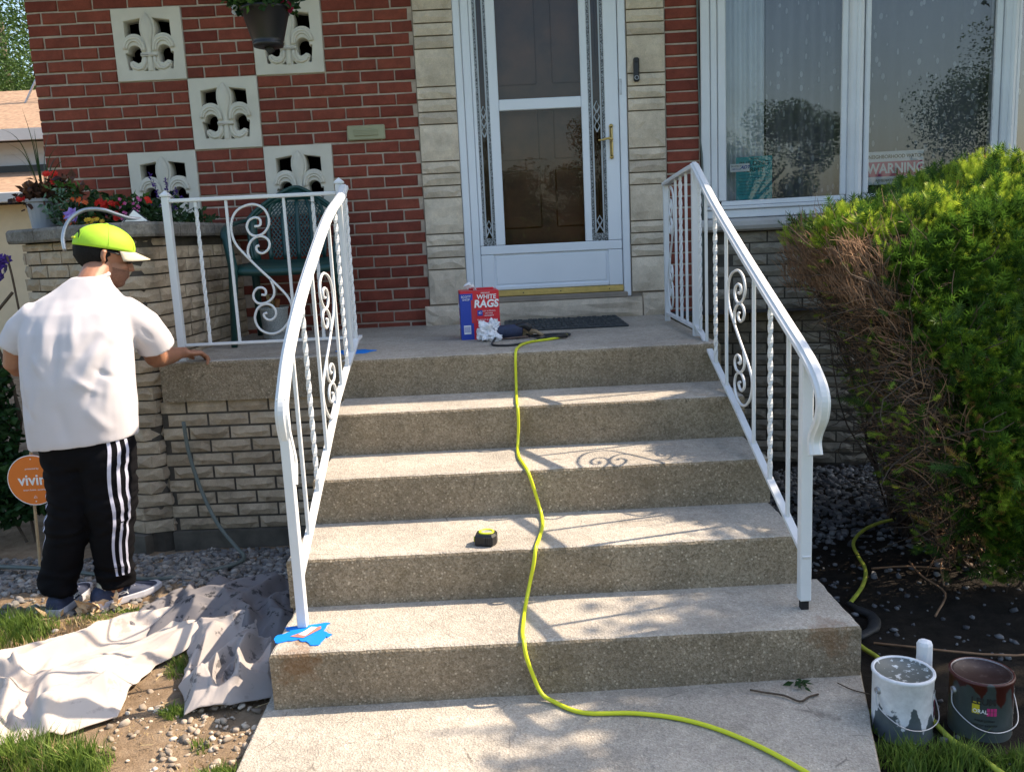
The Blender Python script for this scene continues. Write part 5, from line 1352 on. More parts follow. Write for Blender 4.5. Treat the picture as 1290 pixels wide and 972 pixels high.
def blades(name, spots, mat, label, seed=0, w_=.0022):
    r = np.random.default_rng(seed); V = []; T = []; b = 0
    for (cx, cy, rx, ry, n, h) in spots:
        for _ in range(n):
            a = r.uniform(0, 6.28); q = r.uniform() ** .6; x = cx + rx * q * math.cos(a); y = cy + ry * q * math.sin(a); z = gz(x, y) - .004
            hh = h * r.uniform(.45, 1.15) * (1.15 - .5 * q); le = r.normal(0, .35, 2) * hh; s_ = np.array([math.cos(a + 1.3), math.sin(a + 1.3), 0]) * w_ * r.uniform(.6, 1.3); p = np.array([x, y, z])
            m1 = p + np.array([le[0] * .35, le[1] * .35, hh * .55]); m2 = p + np.array([le[0], le[1], hh])
            V += [p - s_, p + s_, m1 - s_ * .7, m1 + s_ * .7, m2]; T += [[b, b + 1, b + 3], [b, b + 3, b + 2], [b + 2, b + 3, b + 4]]; b += 5
    return tag(arr_mesh(name, np.array(V), np.array(T), mat, None), label, 'grass', kind='stuff')
GR = [(-1.98, -2.18, .16, .14, 900, .11), (-2.15, -2.35, .2, .2, 800, .12), (-1.45, -3.06, .17, .09, 1100, .10), (-1.30, -3.08, .10, .08, 500, .09), (-1.62, -3.0, .1, .1, 500, .09), (-.86, -3.18, .085, .05, 520, .05), (-.93, -3.24, .06, .05, 260, .05),
      (-1.22, -2.50, .05, .10, 260, .045), (-1.20, -2.36, .045, .07, 220, .05), (-1.12, -2.83, .05, .035, 230, .045), (-1.60, -2.02, .12, .05, 220, .04), (-1.72, -2.10, .10, .05, 120, .05), (-.97, -3.02, .03, .03, 60, .04),
      (1.02, -3.26, .12, .05, 420, .075), (1.15, -3.28, .10, .05, 420, .085), (1.30, -3.30, .14, .05, 420, .06), (1.0, -3.05, .04, .12, 150, .03), (1.5, -3.3, .15, .1, 250, .05)]
blades('grass_tufts', GR, 'grass', 'patchy green grass tufts on the soil beside walk and cloth', 3)
blades('dry_grass', [(-1.2, -2.48, .07, .12, 260, .03), (-1.75, -2.15, .16, .09, 260, .04), (-1.95, -2.3, .2, .2, 200, .07), (-1.45, -3.05, .16, .1, 120, .09), (-.92, -3.15, .1, .1, 100, .03), (-1.05, -2.95, .3, .15, 300, .012)], 'straw', 'dry straw coloured grass mixed into the green tufts', 8)
r_ = random.Random(4); mb = MB()
for _ in range(130):
    x = r_.uniform(-2.0, -.85); y = r_.uniform(-3.3, -1.95); a = r_.uniform(0, 6.28); L = r_.uniform(.02, .07); z = gz(x, y) + .008; mb.tube([(x, y, z), (x + math.cos(a) * L, y + math.sin(a) * L, z + .004)], .0014, 3)
tag(mb.build('straw_litter', 'straw', None), 'short straw bits lying on the bare soil', 'litter', kind='stuff')
# dry leaves near the shoe
mb = MB(); quads(mb, (-1.74, -1.97, -.02), 26, .07, (.12, .06, .02), 0, .5); quads(mb, (-1.93, -2.05, -.02), 9, .08, (.1, .05, .01), 0, .3)
tag(mb.build('dry_leaves', simple('dry_leaf', (.55, .38, .22), .8, .2), None), 'curled tan dry leaves beside the worker shoes', 'leaves', kind='stuff')
# fallen twigs
def fallen(name, pts, label, r=.004, mat='twigdk', grp=None): mb = MB(); mb.tube(cr(pts, 4), r, 5); return tag(mb.build(name, mat, None, True), label, 'twig', grp)
fallen('fallen_twig', [(.678, -2.945, .026), (.72, -2.962, .024), (.77, -2.985, .025), (.805, -3.02, .024), (.84, -3.0, .026), (.872, -2.985, .024)], 'thin dark twig lying on the right of the walkway', .0032)
fallen('fallen_twig', [(.95, -2.93, .026), (.98, -2.97, .024), (1.02, -3.0, .024)], 'tiny twig at the right edge of the walkway', .002)
mb = MB(); quads(mb, (.845, -2.93, .03), 16, .03, (.035, .03, .012), .2, .4); tag(mb.build('leaf_sprig', 'leafdk', None), 'small green leaf sprig dropped on the walkway', 'leaf', kind='stuff')
for k, (pts, lb) in enumerate(((((1.62, -1.95, -.0), (1.6, -2.1, .0), (1.62, -2.25, -.01), (1.5, -2.42, -.02)), 'pale crooked dead branch on the soil nearest the steps'), (((1.45, -1.98, -.01), (1.6, -2.0, .0), (1.75, -2.03, -.01)), 'straight pale dead branch lying across the soil'), (((1.64, -2.2, -.0), (1.72, -2.02, .03), (1.85, -1.95, .06), (1.95, -1.8, .08)), 'forked dead branch reaching under the hedge'), (((1.75, -2.15, -.0), (1.8, -2.2, .1), (1.82, -2.15, .25)), 'upright dead stem at the hedge foot'), (((1.2, -2.6, -.02), (1.6, -2.75, -.01), (1.95, -2.7, .0)), 'long thin dead stick behind the paint cans'))):
    fallen('dead_branch', pts, lb, .0042, 'twig', 'dead branches under the hedge')

# ================================================================== DROP CLOTHS
def cloth(name, B, T, Lf, Rt, mat, label, seed, amp=.035, thick=.0):
    """Coons patch between four boundary curves, draped in folds"""
    def samp(c, n):
        at, T_ = along(c); return [at(T_ * i / n) for i in range(n + 1)]
    n = 130; m_ = 130; b = samp(B, n); t = samp(T, n); l = samp(Lf, m_); r = samp(Rt, m_); v = []; f = []
    for j in range(m_ + 1):
        vj = j / m_
        for i in range(n + 1):
            u = i / n
            p = b[i] * (1 - vj) + t[i] * vj + l[j] * (1 - u) + r[j] * u - (b[0] * (1 - u) * (1 - vj) + b[n] * u * (1 - vj) + t[0] * (1 - u) * vj + t[n] * u * vj)
            e = min(u, 1 - u, vj, 1 - vj); ed = min(1, e * 7)
            q = Vector((p.x, p.y, seed)); w1 = noise.noise(q * 2.2 + Vector((3, 1, 0))) ; q2 = Vector((p.x * 4.5 + w1 * 2.2, p.y * 3 + w1 * 1.5, seed * 1.7))
            sm_ = lambda k: k * k * (3 - 2 * k); h = sm_(max(0, 1 - abs(noise.noise(q2)) * 2.4)) * amp * 1.2 + sm_(max(0, 1 - abs(noise.noise(q2 * 2.1 + Vector((5, 2, 1)))) * 2.4)) * amp * .35 + sm_(max(0, 1 - abs(noise.noise(q2 * 4.3)) * 2.6)) * amp * .05 + .25 * amp + noise.noise(q * 3.2) * amp * .5
            wob = Vector((noise.noise(Vector((p.x * 9, p.y * 9, seed + 5))), noise.noise(Vector((p.x * 9, p.y * 9, seed + 9))))) * .018 * (1 - ed)
            z = gz(p.x, p.y) + .012 + max(0, h) * (.25 + .75 * ed) + .01 * ed
            v.append((p.x + wob.x, p.y + wob.y, z))
    for j in range(m_):
        for i in range(n): k = j * (n + 1) + i; f.append((k, k + 1, k + n + 2, k + n + 1))
    o = mk(name, v, f, mat, None, True); md = o.modifiers.new('s', 'SOLIDIFY'); md.thickness = .003; bake(o, True)
    return tag(o, label, 'drop cloth')
cloth('drop_cloth', [(-1.66, -3.07), (-1.46, -2.97), (-1.28, -2.87)], [(-2.02, -2.52), (-1.80, -2.33), (-1.56, -2.14), (-1.38, -2.08)], [(-1.66, -3.07), (-1.66, -2.88), (-1.80, -2.78), (-2.02, -2.52)], [(-1.28, -2.87), (-1.33, -2.60), (-1.31, -2.50), (-1.12, -2.28), (-1.38, -2.08)], 'cloth', 'white canvas drop cloth spread across the lower left soil', 1.3, .055)
cloth('drop_cloth', [(-1.56, -2.22), (-1.42, -2.30), (-1.20, -2.26), (-1.0, -2.45), (-.80, -2.60)], [(-1.46, -1.84), (-1.34, -1.88), (-1.2, -1.80), (-.84, -1.78)], [(-1.56, -2.22), (-1.53, -2.04), (-1.46, -1.84)], [(-.80, -2.60), (-.79, -2.2), (-.84, -1.78)], 'cloth2', 'grey paint stained drop cloth bunched against the steps', 4.1, .052)
cloth('drop_cloth', [(-1.06, -2.88), (-.94, -2.85), (-.81, -2.76)], [(-1.27, -2.24), (-1.1, -2.20), (-.92, -2.26)], [(-1.06, -2.88), (-1.16, -2.65), (-1.27, -2.24)], [(-.81, -2.76), (-.82, -2.5), (-.92, -2.26)], cloth_mat('spotted_canvas', (.36, .325, .31), .55), 'whitish stained flap of cloth hanging down beside the lowest step', 7.7, .055)

# ================================================================== HOSE, CORD, SIGN
mb = MB(); mb.tube(cr([(-1.60, -1.235, .60), (-1.585, -1.25, .45), (-1.54, -1.275, .28), (-1.46, -1.33, .12), (-1.36, -1.40, .02), (-1.30, -1.46, -.015), (-1.31, -1.54, -.02), (-1.42, -1.62, -.02), (-1.60, -1.70, -.015), (-1.80, -1.66, -.015), (-2.0, -1.58, -.015), (-2.25, -1.50, -.012), (-2.6, -1.43, -.012), (-3.0, -1.4, -.012)], 7), .0095, 10)
tag(mb.build('garden_hose', 'hose', None, True), 'thin grey green hose looping over the gravel behind the worker', 'hose')
yc = [(1.98, -1.36, -.0), (1.929, -1.399, -.012), (1.776, -1.399, -.015), (1.62, -1.502, -.015), (1.50, -1.664, -.015), (1.455, -1.832, -.015), (1.425, -1.98, -.015), (1.35, -2.135, -.015), (1.235, -2.293, -.018)]
mb = MB(); mb.tube(cr(yc, 6), .008, 8); tag(mb.build('bed_cord', 'yellowdk', None, True), 'dull yellow cord curling over the dark bed below the hedge', 'cord')
mb = MB(); mb.tube(cr([(1.14, -2.56, -.02), (1.15, -2.64, -.018), (1.168, -2.70, -.018), (1.18, -2.80, -.018), (1.17, -3.0, -.02), (1.172, -3.18, -.018), (1.20, -3.24, -.015), (1.215, -3.32, -.015), (1.26, -3.5, -.01), (1.35, -3.9, -.0), (1.6, -4.6, 0)], 6), .008, 8); tag(mb.build('bed_cord', 'yellowdk', None, True), 'dull yellow cord running between the two paint cans', 'cord')
mb = MB(); mb.tube(cr([(1.235, -2.29, -.015), (1.245, -2.36, -.01), (1.27, -2.42, -.01), (1.24, -2.50, -.015), (1.16, -2.56, -.018)], 4), [.014] * 4 + [.02] * 5 + [.022] * 4 + [.016] * 4, 9, True, .7)
tag(mb.build('cord_plug', 'rubber', None, True), 'black cord connector on the soil beside the lowest step', 'connector')
sg = thing('yard_sign', 'round orange yard sign on a wooden stake beside the worker', 'sign', (-2.212, -1.50, .413))
mb = MB(); n = 48; mb.prism([(.118 * math.cos(a * 2 * math.pi / n), .118 * math.sin(a * 2 * math.pi / n)) for a in range(n)], -.004, .004); mb.build('disc', 'orange', sg)
mb = MB(); mb.tube([(.1165 * math.cos(a), -.0035, .1165 * math.sin(a)) for a in np.linspace(0, 2 * math.pi, 49)], .0022, 5, False); mb.build('white_rim', 'print_white', sg, True)
mb = MB(); mb.tube([(.0, .008, .13), (-.012, .008, 0), (-.035, .008, -.45)], .0075, 6); mb.build('stake', 'stake', sg)
text('vivint', .072, 'print_white', sg, (.008, -.0045, .0), (HP, 0, 0), bold=.0012); text('protected by', .012, 'print_white', sg, (0, -.0045, .055), (HP, 0, 0)); text('smart home  security', .012, 'print_white', sg, (0, -.0045, -.045), (HP, 0, 0))
mb = MB(); mb.tube([(-.008, -.0045, -.083), (0, -.0045, -.073), (.008, -.0045, -.083), (-.008, -.0045, -.083)], .0012, 4)
for z in (.1, -.1): mb.tube([(0, -.006, z), (0, -.004, z)], .003, 8)
mb.build('small_marks', 'print_white', sg)

# ================================================================== PAINT CANS
def cyltext(s, size, mat, parent, R_, a0, z, **k):
    o = text(s, size, mat, parent, (0, 0, 0), (0, 0, 0), **k); sx = o.scale.x; o.scale.x = 1
    for p in o.data.vertices:
        x, y, t = p.co; a = a0 + x * sx / R_; rr = R_ + .0004 + (t if t > 0 else 0); p.co = (rr * math.sin(a), -rr * math.cos(a), z + y)
    return o
def cylpatch(name, R_, a0, a1, z0, z1, mat, parent, dr=.0006):
    n = 10; v = []; 
    for i in range(n + 1):
        a = a0 + (a1 - a0) * i / n
        for z in (z0, z1): v.append(((R_ + dr) * math.sin(a), -(R_ + dr) * math.cos(a), z))
    return mk(name, v, [(i * 2, i * 2 + 2, i * 2 + 3, i * 2 + 1) for i in range(n)], mat, parent)
def can(x, y, z, body, rim, lid, label, rz):
    c = thing('paint_can', label, 'paint can', (x, y, z), 'one gallon paint cans', rz)
    mb = MB(); mb.lathe([(.081, 0), (.083, .003), (.083, .006), (.081, .010), (.081, .176), (.0835, .179), (.0845, .184), (.084, .1885), (.080, .190), (.076, .1885), (.0755, .184)], 48, cap=False); mb.add([(.081 * math.cos(a * .5236), .081 * math.sin(a * .5236), .001) for a in range(12)], [tuple(range(12))]); mb.build('can_body', body, c, True)
    mb = MB(); mb.lathe([(.0745, .180), (.0755, .1865), (.071, .187), (.069, .1815), (.0001, .1815)], 48, cap=False); mb.build('lid', lid, c, True)
    mb = MB(); mb.lathe([(.0755, .1865), (.0768, .1895), (.0785, .1888)], 48, cap=False); mb.build('rim_bead', rim, c, True)
    for sx in (-1, 1): mb = MB(); mb.tube([(sx * .078, 0, .14), (sx * .087, 0, .14)], [.012, .009], 12); mb.build('ear', 'steel', c)
    mb = MB(); mb.tube(cr([(-.087, 0, .14), (-.092, -.02, .10), (-.06, -.075, .065), (0, -.091, .052), (.06, -.075, .065), (.092, -.02, .10), (.087, 0, .14)], 6), .0018, 5); mb.build('bail', 'steel', c, True)
    return c
gz1 = -.032
c1 = can(1.068, -3.105, gz1, 'canwhite', 'print_white', 'lidgrey', 'white splashed paint can with grey lid standing on the grass by the walkway', .25)
cylpatch('dark_label_scrap', .0813, .62, .82, .10, .15, 'black', c1); cylpatch('dark_label_scrap', .0813, .66, .84, .02, .085, 'rubber', c1); cylpatch('red_label_scrap', .0813, .74, .80, .05, .12, 'magenta', c1, .0012)
cyltext('RIM', .03, 'print_white', c1, .0813 + .0008, .72, .13, sx=.6); cyltext('GAL', .018, 'print_white', c1, .0813 + .0008, .75, .06, sx=.6)
c2 = can(1.285, -3.115, gz1 - .01, 'cangrey', 'steel', 'lidred', 'dark grey paint can with maroon drips and lid near the right photo edge', .1)
cyltext('LEUM', .027, 'print_black', c2, .082, -.50, .137, sx=.95, bold=.0008)
cylpatch('yellow_circle', .0815, -.85, -.62, .10, .135, simple('label_yellow', (.5, .4, .02), .5), c2); cyltext('ORAL', .016, 'print_white', c2, .0824, -.60, .108, sx=.9)
for q in range(3):
    for w_ in range(2): cylpatch('red_square', .0815, -.40 + q * .11, -.31 + q * .11, .097 + w_ * .012, .1075 + w_ * .012, 'magenta', c2)
for q, s_ in enumerate(('metal primer', 'interior exterior', 'one gallon')): cyltext(s_, .011, 'print_black', c2, .082, -.45, .082 - q * .014, sx=.9)
cylpatch('white_label_edge', .0813, .86, .93, .01, .165, 'print_white', c2)
# roller
ro = thing('paint_roller', 'small fuzzy white paint roller standing behind the white paint can', 'paint roller', (1.178, -3.0, -.03))
bm = MB(); n = 20; v = []
prof = [(.004, .0), (.017, .004), (.0215, .012), (.0215, .085), (.018, .094), (.008, .099)]
for r_q, z in prof:
    for j in range(n): rr2 = r_q + random.uniform(-.0015, .0015); v.append((rr2 * math.cos(j * 6.2832 / n), rr2 * math.sin(j * 6.2832 / n), .12 + z))
f = [(i * n + j, i * n + (j + 1) % n, (i + 1) * n + (j + 1) % n, (i + 1) * n + j) for i in range(len(prof) - 1) for j in range(n)]
mk('roller_sleeve', v, f + [tuple(5 * n + j for j in range(n))], 'tissue', ro); mb = MB(); mb.tube([(-.01, .0, .0), (0, 0, .125)], .004, 6); mb.build('wire_handle', 'steel', ro)
# red scrap by the step
mb = MB(); quads(mb, (-.83, -1.70, .02), 7, .06, (.05, .05, .02), .4, .7); tag(mb.build('red_scrap', 'boxred', None), 'crumpled dark red scrap between porch wall and steps', 'scrap')

# ================================================================== THE WORKER
def remesh(name, mb, vox, mat, parent, smooth_it=2, disp=None):
    o = mk(name, mb.v, mb.f, mat, None); md = o.modifiers.new('r', 'REMESH'); md.mode = 'VOXEL'; md.voxel_size = vox; md.use_smooth_shade = True
    md = o.modifiers.new('s', 'SMOOTH'); md.factor = .5; md.iterations = smooth_it; bake(o, True)
    if disp:
        nn = [v.normal.copy() for v in o.data.vertices]
        for v, n in zip(o.data.vertices, nn): v.co += n * disp(v.co, n)
        o.data.update()
    if parent is not None: o.parent = parent
    return o
def rings(mb, R_, n=28):
    """R_: list of (cx, cy, cz, rx, ry[, tilt_x, tilt_y])"""
    v = []; f = []
    for r in R_:
        cx, cy, cz, rx, ry = r[:5]; tx, ty = (r[5], r[6]) if len(r) > 5 else (0, 0)
        for j in range(n):
            a = 2 * math.pi * j / n; p = 2.4; c, s_ = math.cos(a), math.sin(a); k = (abs(c) ** p + abs(s_) ** p) ** (-1 / p); x, y = rx * c * k, ry * s_ * k
            v.append((cx + x, cy + y, cz + tx * x + ty * y))
    for i in range(len(R_) - 1):
        for j in range(n): f.append((i * n + j, i * n + (j + 1) % n, (i + 1) * n + (j + 1) % n, (i + 1) * n + j))
    f.append(tuple(reversed(range(n)))); f.append(tuple((len(R_) - 1) * n + j for j in range(n))); mb.add(v, f)
def ell(mb, M4, c, r, n=3):
    bm = bmesh.new(); bmesh.ops.create_icosphere(bm, subdivisions=n, radius=1)
    v = [tuple(M4 @ Vector((c[0] + q.co.x * r[0], c[1] + q.co.y * r[1], c[2] + q.co.z * r[2]))) for q in bm.verts]; f = [tuple(x.index for x in q.verts) for q in bm.faces]; bm.free(); mb.add(v, f)
man = thing('person', 'man in white T-shirt, neon cap and black striped track pants reaching to the porch rail', 'person', (0, 0, 0))
HM = Matrix.Translation((-1.685, -1.66, 1.412)) @ Matrix.Rotation(math.radians(33), 4, 'Z') @ Matrix.Rotation(math.radians(18), 4, 'Y') @ Matrix.Scale(1.07, 4)
I4 = Matrix.Identity(4)
bd_ = MB()
# head
ell(bd_, HM, (-.012, 0, .028), (.098, .077, .092), 3); ell(bd_, HM, (.028, 0, -.045), (.068, .060, .070), 3); ell(bd_, HM, (.055, 0, -.088), (.036, .036, .026), 2)
ell(bd_, HM, (.070, 0, .020), (.030, .052, .016), 2); ell(bd_, HM, (.062, .030, -.025), (.026, .022, .022), 2); ell(bd_, HM, (.062, -.030, -.025), (.026, .022, .022), 2)
bd_.tube([HM @ Vector(p) for p in ((.084, 0, .006), (.100, 0, -.016), (.108, 0, -.030), (.094, 0, -.036))], [.009, .011, .014, .008], 8)
ell(bd_, HM, (.092, 0, -.055), (.012, .022, .006), 2); ell(bd_, HM, (.090, 0, -.066), (.012, .019, .007), 2)
for sy in (-1, 1):
    bd_.tube([HM @ Vector(p) for p in ((-.012, sy * .078, .016), (-.020, sy * .088, .008), (-.020, sy * .088, -.010), (-.010, sy * .082, -.030))], [.010, .012, .011, .008], 8)
bd_.tube([(-1.715, -1.79, 1.26), (-1.708, -1.745, 1.315), (-1.698, -1.69, 1.365)], [.068, .058, .060], 16)
# torso and legs (under the clothes)
rings(bd_, [(-1.745, -1.90, .62, .14, .10), (-1.745, -1.90, .72, .16, .12), (-1.75, -1.89, .95, .175, .12), (-1.75, -1.86, 1.10, .18, .105), (-1.745, -1.83, 1.18, .17, .085), (-1.735, -1.81, 1.24, .12, .065), (-1.72, -1.78, 1.29, .07, .06)], 24)
bd_.tube([(-1.82, -1.92, .64), (-1.852, -1.93, .36), (-1.905, -1.935, .16), (-1.93, -1.955, .02)], [.085, .06, .045, .035], 14)
bd_.tube([(-1.665, -1.92, .64), (-1.68, -1.915, .36), (-1.70, -1.895, .16), (-1.715, -1.89, .02)], [.085, .06, .045, .035], 14)
# arms
bd_.tube([(-1.60, -1.80, 1.17), (-1.545, -1.765, 1.16), (-1.525, -1.71, 1.06), (-1.545, -1.615, .968), (-1.55, -1.585, .955)], [.05, .058, .050, .044, .040], 16)
bd_.tube([(-1.55, -1.615, .965), (-1.552, -1.55, .958), (-1.55, -1.43, .948), (-1.545, -1.32, .945), (-1.53, -1.29, .943)], [.040, .046, .039, .027, .027], 16)
bd_.tube([(-1.90, -1.82, 1.17), (-1.955, -1.83, 1.15), (-2.01, -1.84, 1.06), (-2.035, -1.83, .99), (-2.03, -1.80, .965)], [.05, .058, .050, .043, .038], 16)
bd_.tube([(-2.035, -1.82, .985), (-2.02, -1.75, .955), (-1.97, -1.62, .965), (-1.93, -1.54, .98), (-1.915, -1.51, .985)], [.040, .045, .036, .026, .026], 16)
def hand(mb, W, d, up, side, curl, s=1.0):
    """W wrist, d direction, up = back of the hand, side = towards the thumb"""
    d = Vector(d).normalized(); up = Vector(up); up = (up - d * up.dot(d)).normalized(); sd_ = d.cross(up).normalized() * side; W = Vector(W)
    A = Matrix((( d.x, sd_.x, up.x, W.x), (d.y, sd_.y, up.y, W.y), (d.z, sd_.z, up.z, W.z), (0, 0, 0, 1)))
    ell(mb, A, (.045, 0, -.002), (.052, .040, .016), 3); ell(mb, A, (.072, .0, .0), (.026, .040, .014), 3); ell(mb, A, (.03, .028, -.006), (.032, .020, .016), 2)
    for k, (y, l0, x0) in enumerate(((.030, .040, .086), (.010, .045, .090), (-.010, .042, .087), (-.029, .034, .080))):
        p = Vector((x0 - .02, y, 0)); ang = -.05; L = [l0, l0 * .62, l0 * .5]; pts = [A @ p]; p = p + Vector((.02, 0, .001)); pts.append(A @ p)
        for q, l in enumerate(L): ang -= curl * (1 + .18 * k) * (.8 if q == 0 else 1.0); p = p + Vector((math.cos(ang), 0, math.sin(ang))) * l * s; pts.append(A @ p)
        mb.tube(pts, [.0098, .0098, .0090, .0084, .0068], 9)
        ell(mb, A, tuple((A.inverted() @ pts[-1])), (.0068, .0068, .0068), 1)
    pts = [A @ Vector(q) for q in ((.022, .026, -.008), (.048, .046, -.014), (.072, .054, -.022), (.092, .052, -.032))]
    mb.tube(pts, [.015, .0125, .0105, .0085], 9)
hand(bd_, (-1.540, -1.300, .944), (.62, .76, -.14), (0, 0, 1), -1, .42)
hand(bd_, (-1.918, -1.515, .984), (.25, .9, .1), (-.8, 0, .5), 1, .5)
remesh('body', bd_, .0052, 'skin', man, 2)
# hair, beard, cap, glasses
hb2 = MB(); ell(hb2, HM, (-.016, 0, .016), (.104, .083, .094), 4)
def cut(mb, keep, M4):
    inv = M4.inverted(); f = [q for q in mb.f if keep(inv @ (sum((Vector(mb.v[i]) for i in q), Vector()) / len(q)))]; mb.f = f; return mb
cut(hb2, lambda p: (p.x < .005 + .03 * (p.z > .02)) and p.z > -.078 + max(0, p.x + .05) * .9 and p.z < .075, HM)
o = mk('hair', hb2.v, hb2.f, 'hair', man, True)
for v in o.data.vertices: v.co += Vector((noise.noise(v.co * 90), noise.noise(v.co * 90 + Vector((9, 9, 9))), noise.noise(v.co * 90 + Vector((5, 1, 3))))) * .004
b2 = MB(); ell(b2, HM, (.030, 0, -.050), (.0695, .0615, .0705), 4); ell(b2, HM, (.056, 0, -.088), (.037, .037, .027), 3); cut(b2, lambda p: p.z < -.042 and p.x > .005, HM); mk('beard', b2.v, b2.f, simple('stubble', (.16, .078, .05), .9, .4, 300), man, True)
CM = HM @ Matrix.Rotation(math.radians(-6), 4, 'Y')
v = []; f = []; nn_ = 56; mm_ = 16
for j in range(mm_ + 1):
    ph = math.radians(-4 + 94 * j / mm_); 
    for i in range(nn_): a = 2 * math.pi * i / nn_; v.append(CM @ Vector((-.006 + .111 * math.cos(ph) * math.cos(a), .090 * math.cos(ph) * math.sin(a), .030 + .088 * (math.sin(ph) ** .9 if ph > 0 else math.sin(ph)) )))
for j in range(mm_):
    for i in range(nn_): f.append((j * nn_ + i, j * nn_ + (i + 1) % nn_, (j + 1) * nn_ + (i + 1) % nn_, (j + 1) * nn_ + i))
o = mk('cap', v, f, 'cap_neon', man, True); md = o.modifiers.new('s', 'SOLIDIFY'); md.thickness = .003; md.offset = 1; bake(o, True)
v = [CM @ Vector((-.006 - .1155 * math.cos(ph) * math.cos(a), .0935 * math.cos(ph) * math.sin(a), .030 + .0915 * math.sin(ph) ** .9)) for ph, a in [(.20 + .42 * math.sin(th), .50 * math.cos(th)) for th in np.linspace(0, math.pi, 15)]]
c_ = CM @ Vector((-.006 - .1155 * math.cos(.34), 0, .030 + .0915 * math.sin(.34) ** .9))
mk('cap_opening', v + [c_], [(i, i + 1, 15) for i in range(14)] + [(14, 0, 15)], 'hair', man, True)
mb = MB()
for ph_, k_ in ((0, 1), (1, 1)):
    pass
for a in (0, 60, 120, 180, 240, 300):
    aa = math.radians(a + 30); mb.tube([CM @ Vector((-.006 + .1145 * math.cos(ph) * math.cos(aa), .0932 * math.cos(ph) * math.sin(aa), .030 + .0913 * math.sin(ph) ** .9)) for ph in np.linspace(.04, 1.5, 12)], .0010, 4)
mb.build('cap_seams', 'cap_neon', man, True)
mb = MB(); v = []; f = []; n = 17
for j in range(6):
    for i in range(n):
        a = -1.15 + 2.3 * i / (n - 1); r_q = .105 + .068 * j / 5 * (math.cos(a) ** .6 if math.cos(a) > 0 else 0); v.append(CM @ Vector((-.006 + r_q * math.cos(a), (.088 + .010 * j / 5) * math.sin(a), .028 - .004 * j - .022 * (math.sin(a) ** 2) * (j / 5 + .3))))
for j in range(5):
    for i in range(n - 1): k = j * n + i; f.append((k, k + 1, k + n + 1, k + n))
o = mk('cap_brim', v, f, 'beige', man, True); md = o.modifiers.new('s', 'SOLIDIFY'); md.thickness = .004; bake(o, True)
mb = MB(); ell(mb, CM, (-.006, 0, .122), (.008, .008, .004), 2); mb.build('cap_button', 'cap_neon', man, True)
mb = MB(); mb.tube([CM @ Vector((-.121 + .03 * (abs(y) / .05) ** 2 * .4, y, .052 - .0 * abs(y))) for y in lin(-.03, .03, 5)], .004, 5, True, 1); mb.build('cap_label', 'yellow', man)
gl_ = MB()
for sy in (-1, 1):
    ell(gl_, HM, (.086, sy * .032, .006), (.012, .030, .018), 2); gl_.tube([HM @ Vector(p) for p in ((.080, sy * .060, .012), (.03, sy * .082, .014), (-.02, sy * .086, .014))], .003, 5)
gl_.build('sunglasses', 'black', man, True)
# T-shirt
sh = MB()
rings(sh, [(-1.752, -1.905, .668, .212, .155, .07, 0), (-1.752, -1.905, .70, .213, .157, .05, 0), (-1.750, -1.90, .80, .216, .160), (-1.750, -1.892, .92, .216, .160), (-1.748, -1.875, 1.03, .218, .152), (-1.748, -1.855, 1.12, .222, .136), (-1.746, -1.83, 1.19, .215, .116), (-1.740, -1.805, 1.245, .175, .090), (-1.722, -1.785, 1.295, .112, .074), (-1.708, -1.765, 1.335, .074, .062)], 40)
sh.tube([(-1.66, -1.815, 1.165), (-1.575, -1.79, 1.165), (-1.525, -1.755, 1.11), (-1.50, -1.715, 1.045), (-1.497, -1.70, 1.015)], [.075, .086, .082, .080, .081], 24)
sh.tube([(-1.84, -1.83, 1.165), (-1.92, -1.835, 1.165), (-1.975, -1.845, 1.12), (-2.01, -1.845, 1.07), (-2.02, -1.845, 1.055)], [.075, .080, .074, .070, .070], 24)
CRE = [(-1.60, 1.13, -1.72, .98, .020, -.009), (-1.58, 1.09, -1.70, .90, .018, .007), (-1.57, 1.06, -1.66, .82, .016, -.008), (-1.56, 1.02, -1.60, .80, .014, .006), (-1.80, 1.22, -1.83, .98, .022, .007), (-1.76, 1.20, -1.77, .90, .018, -.007),
       (-1.86, 1.18, -1.90, .92, .020, -.007), (-1.71, 1.22, -1.70, 1.02, .018, .006), (-1.92, 1.10, -1.90, .84, .020, .008), (-1.84, .92, -1.90, .74, .026, .008), (-1.78, .86, -1.74, .70, .024, -.006), (-1.66, .84, -1.58, .72, .022, .008), (-1.70, .95, -1.60, .88, .014, .006), (-1.62, .98, -1.56, .93, .012, -.007), (-1.94, .86, -1.86, .78, .018, -.006), (-1.88, 1.05, -1.80, .95, .016, .005), (-1.50, 1.12, -1.47, 1.05, .012, -.005), (-1.53, 1.10, -1.50, 1.03, .012, .005)]
def fold(p, n):
    d = .005 * noise.noise(Vector((p.x * 6, p.y * 6, p.z * 4))) + .0018 * noise.noise(Vector((p.x * 24, p.y * 20, p.z * 16)))
    wx = .012 * noise.noise(Vector((p.x * 8, p.z * 8, 3)))
    if p.y < -1.72:
        for (x0, z0, x1, z1, w_, h) in CRE:
            ax, az = x1 - x0, z1 - z0; t = ((p.x + wx - x0) * ax + (p.z - z0) * az) / (ax * ax + az * az); t = max(0, min(1, t)); q = math.hypot(p.x + wx - x0 - ax * t, p.z - z0 - az * t)
            if q < w_ * 2.5: d += h * math.exp(-(q / w_) ** 2) * math.sin(math.pi * min(1, max(.08, t * .92 + .04)))
    return d - .003
shirt = remesh('t_shirt', sh, .0062, 'shirt', man, 14, fold)
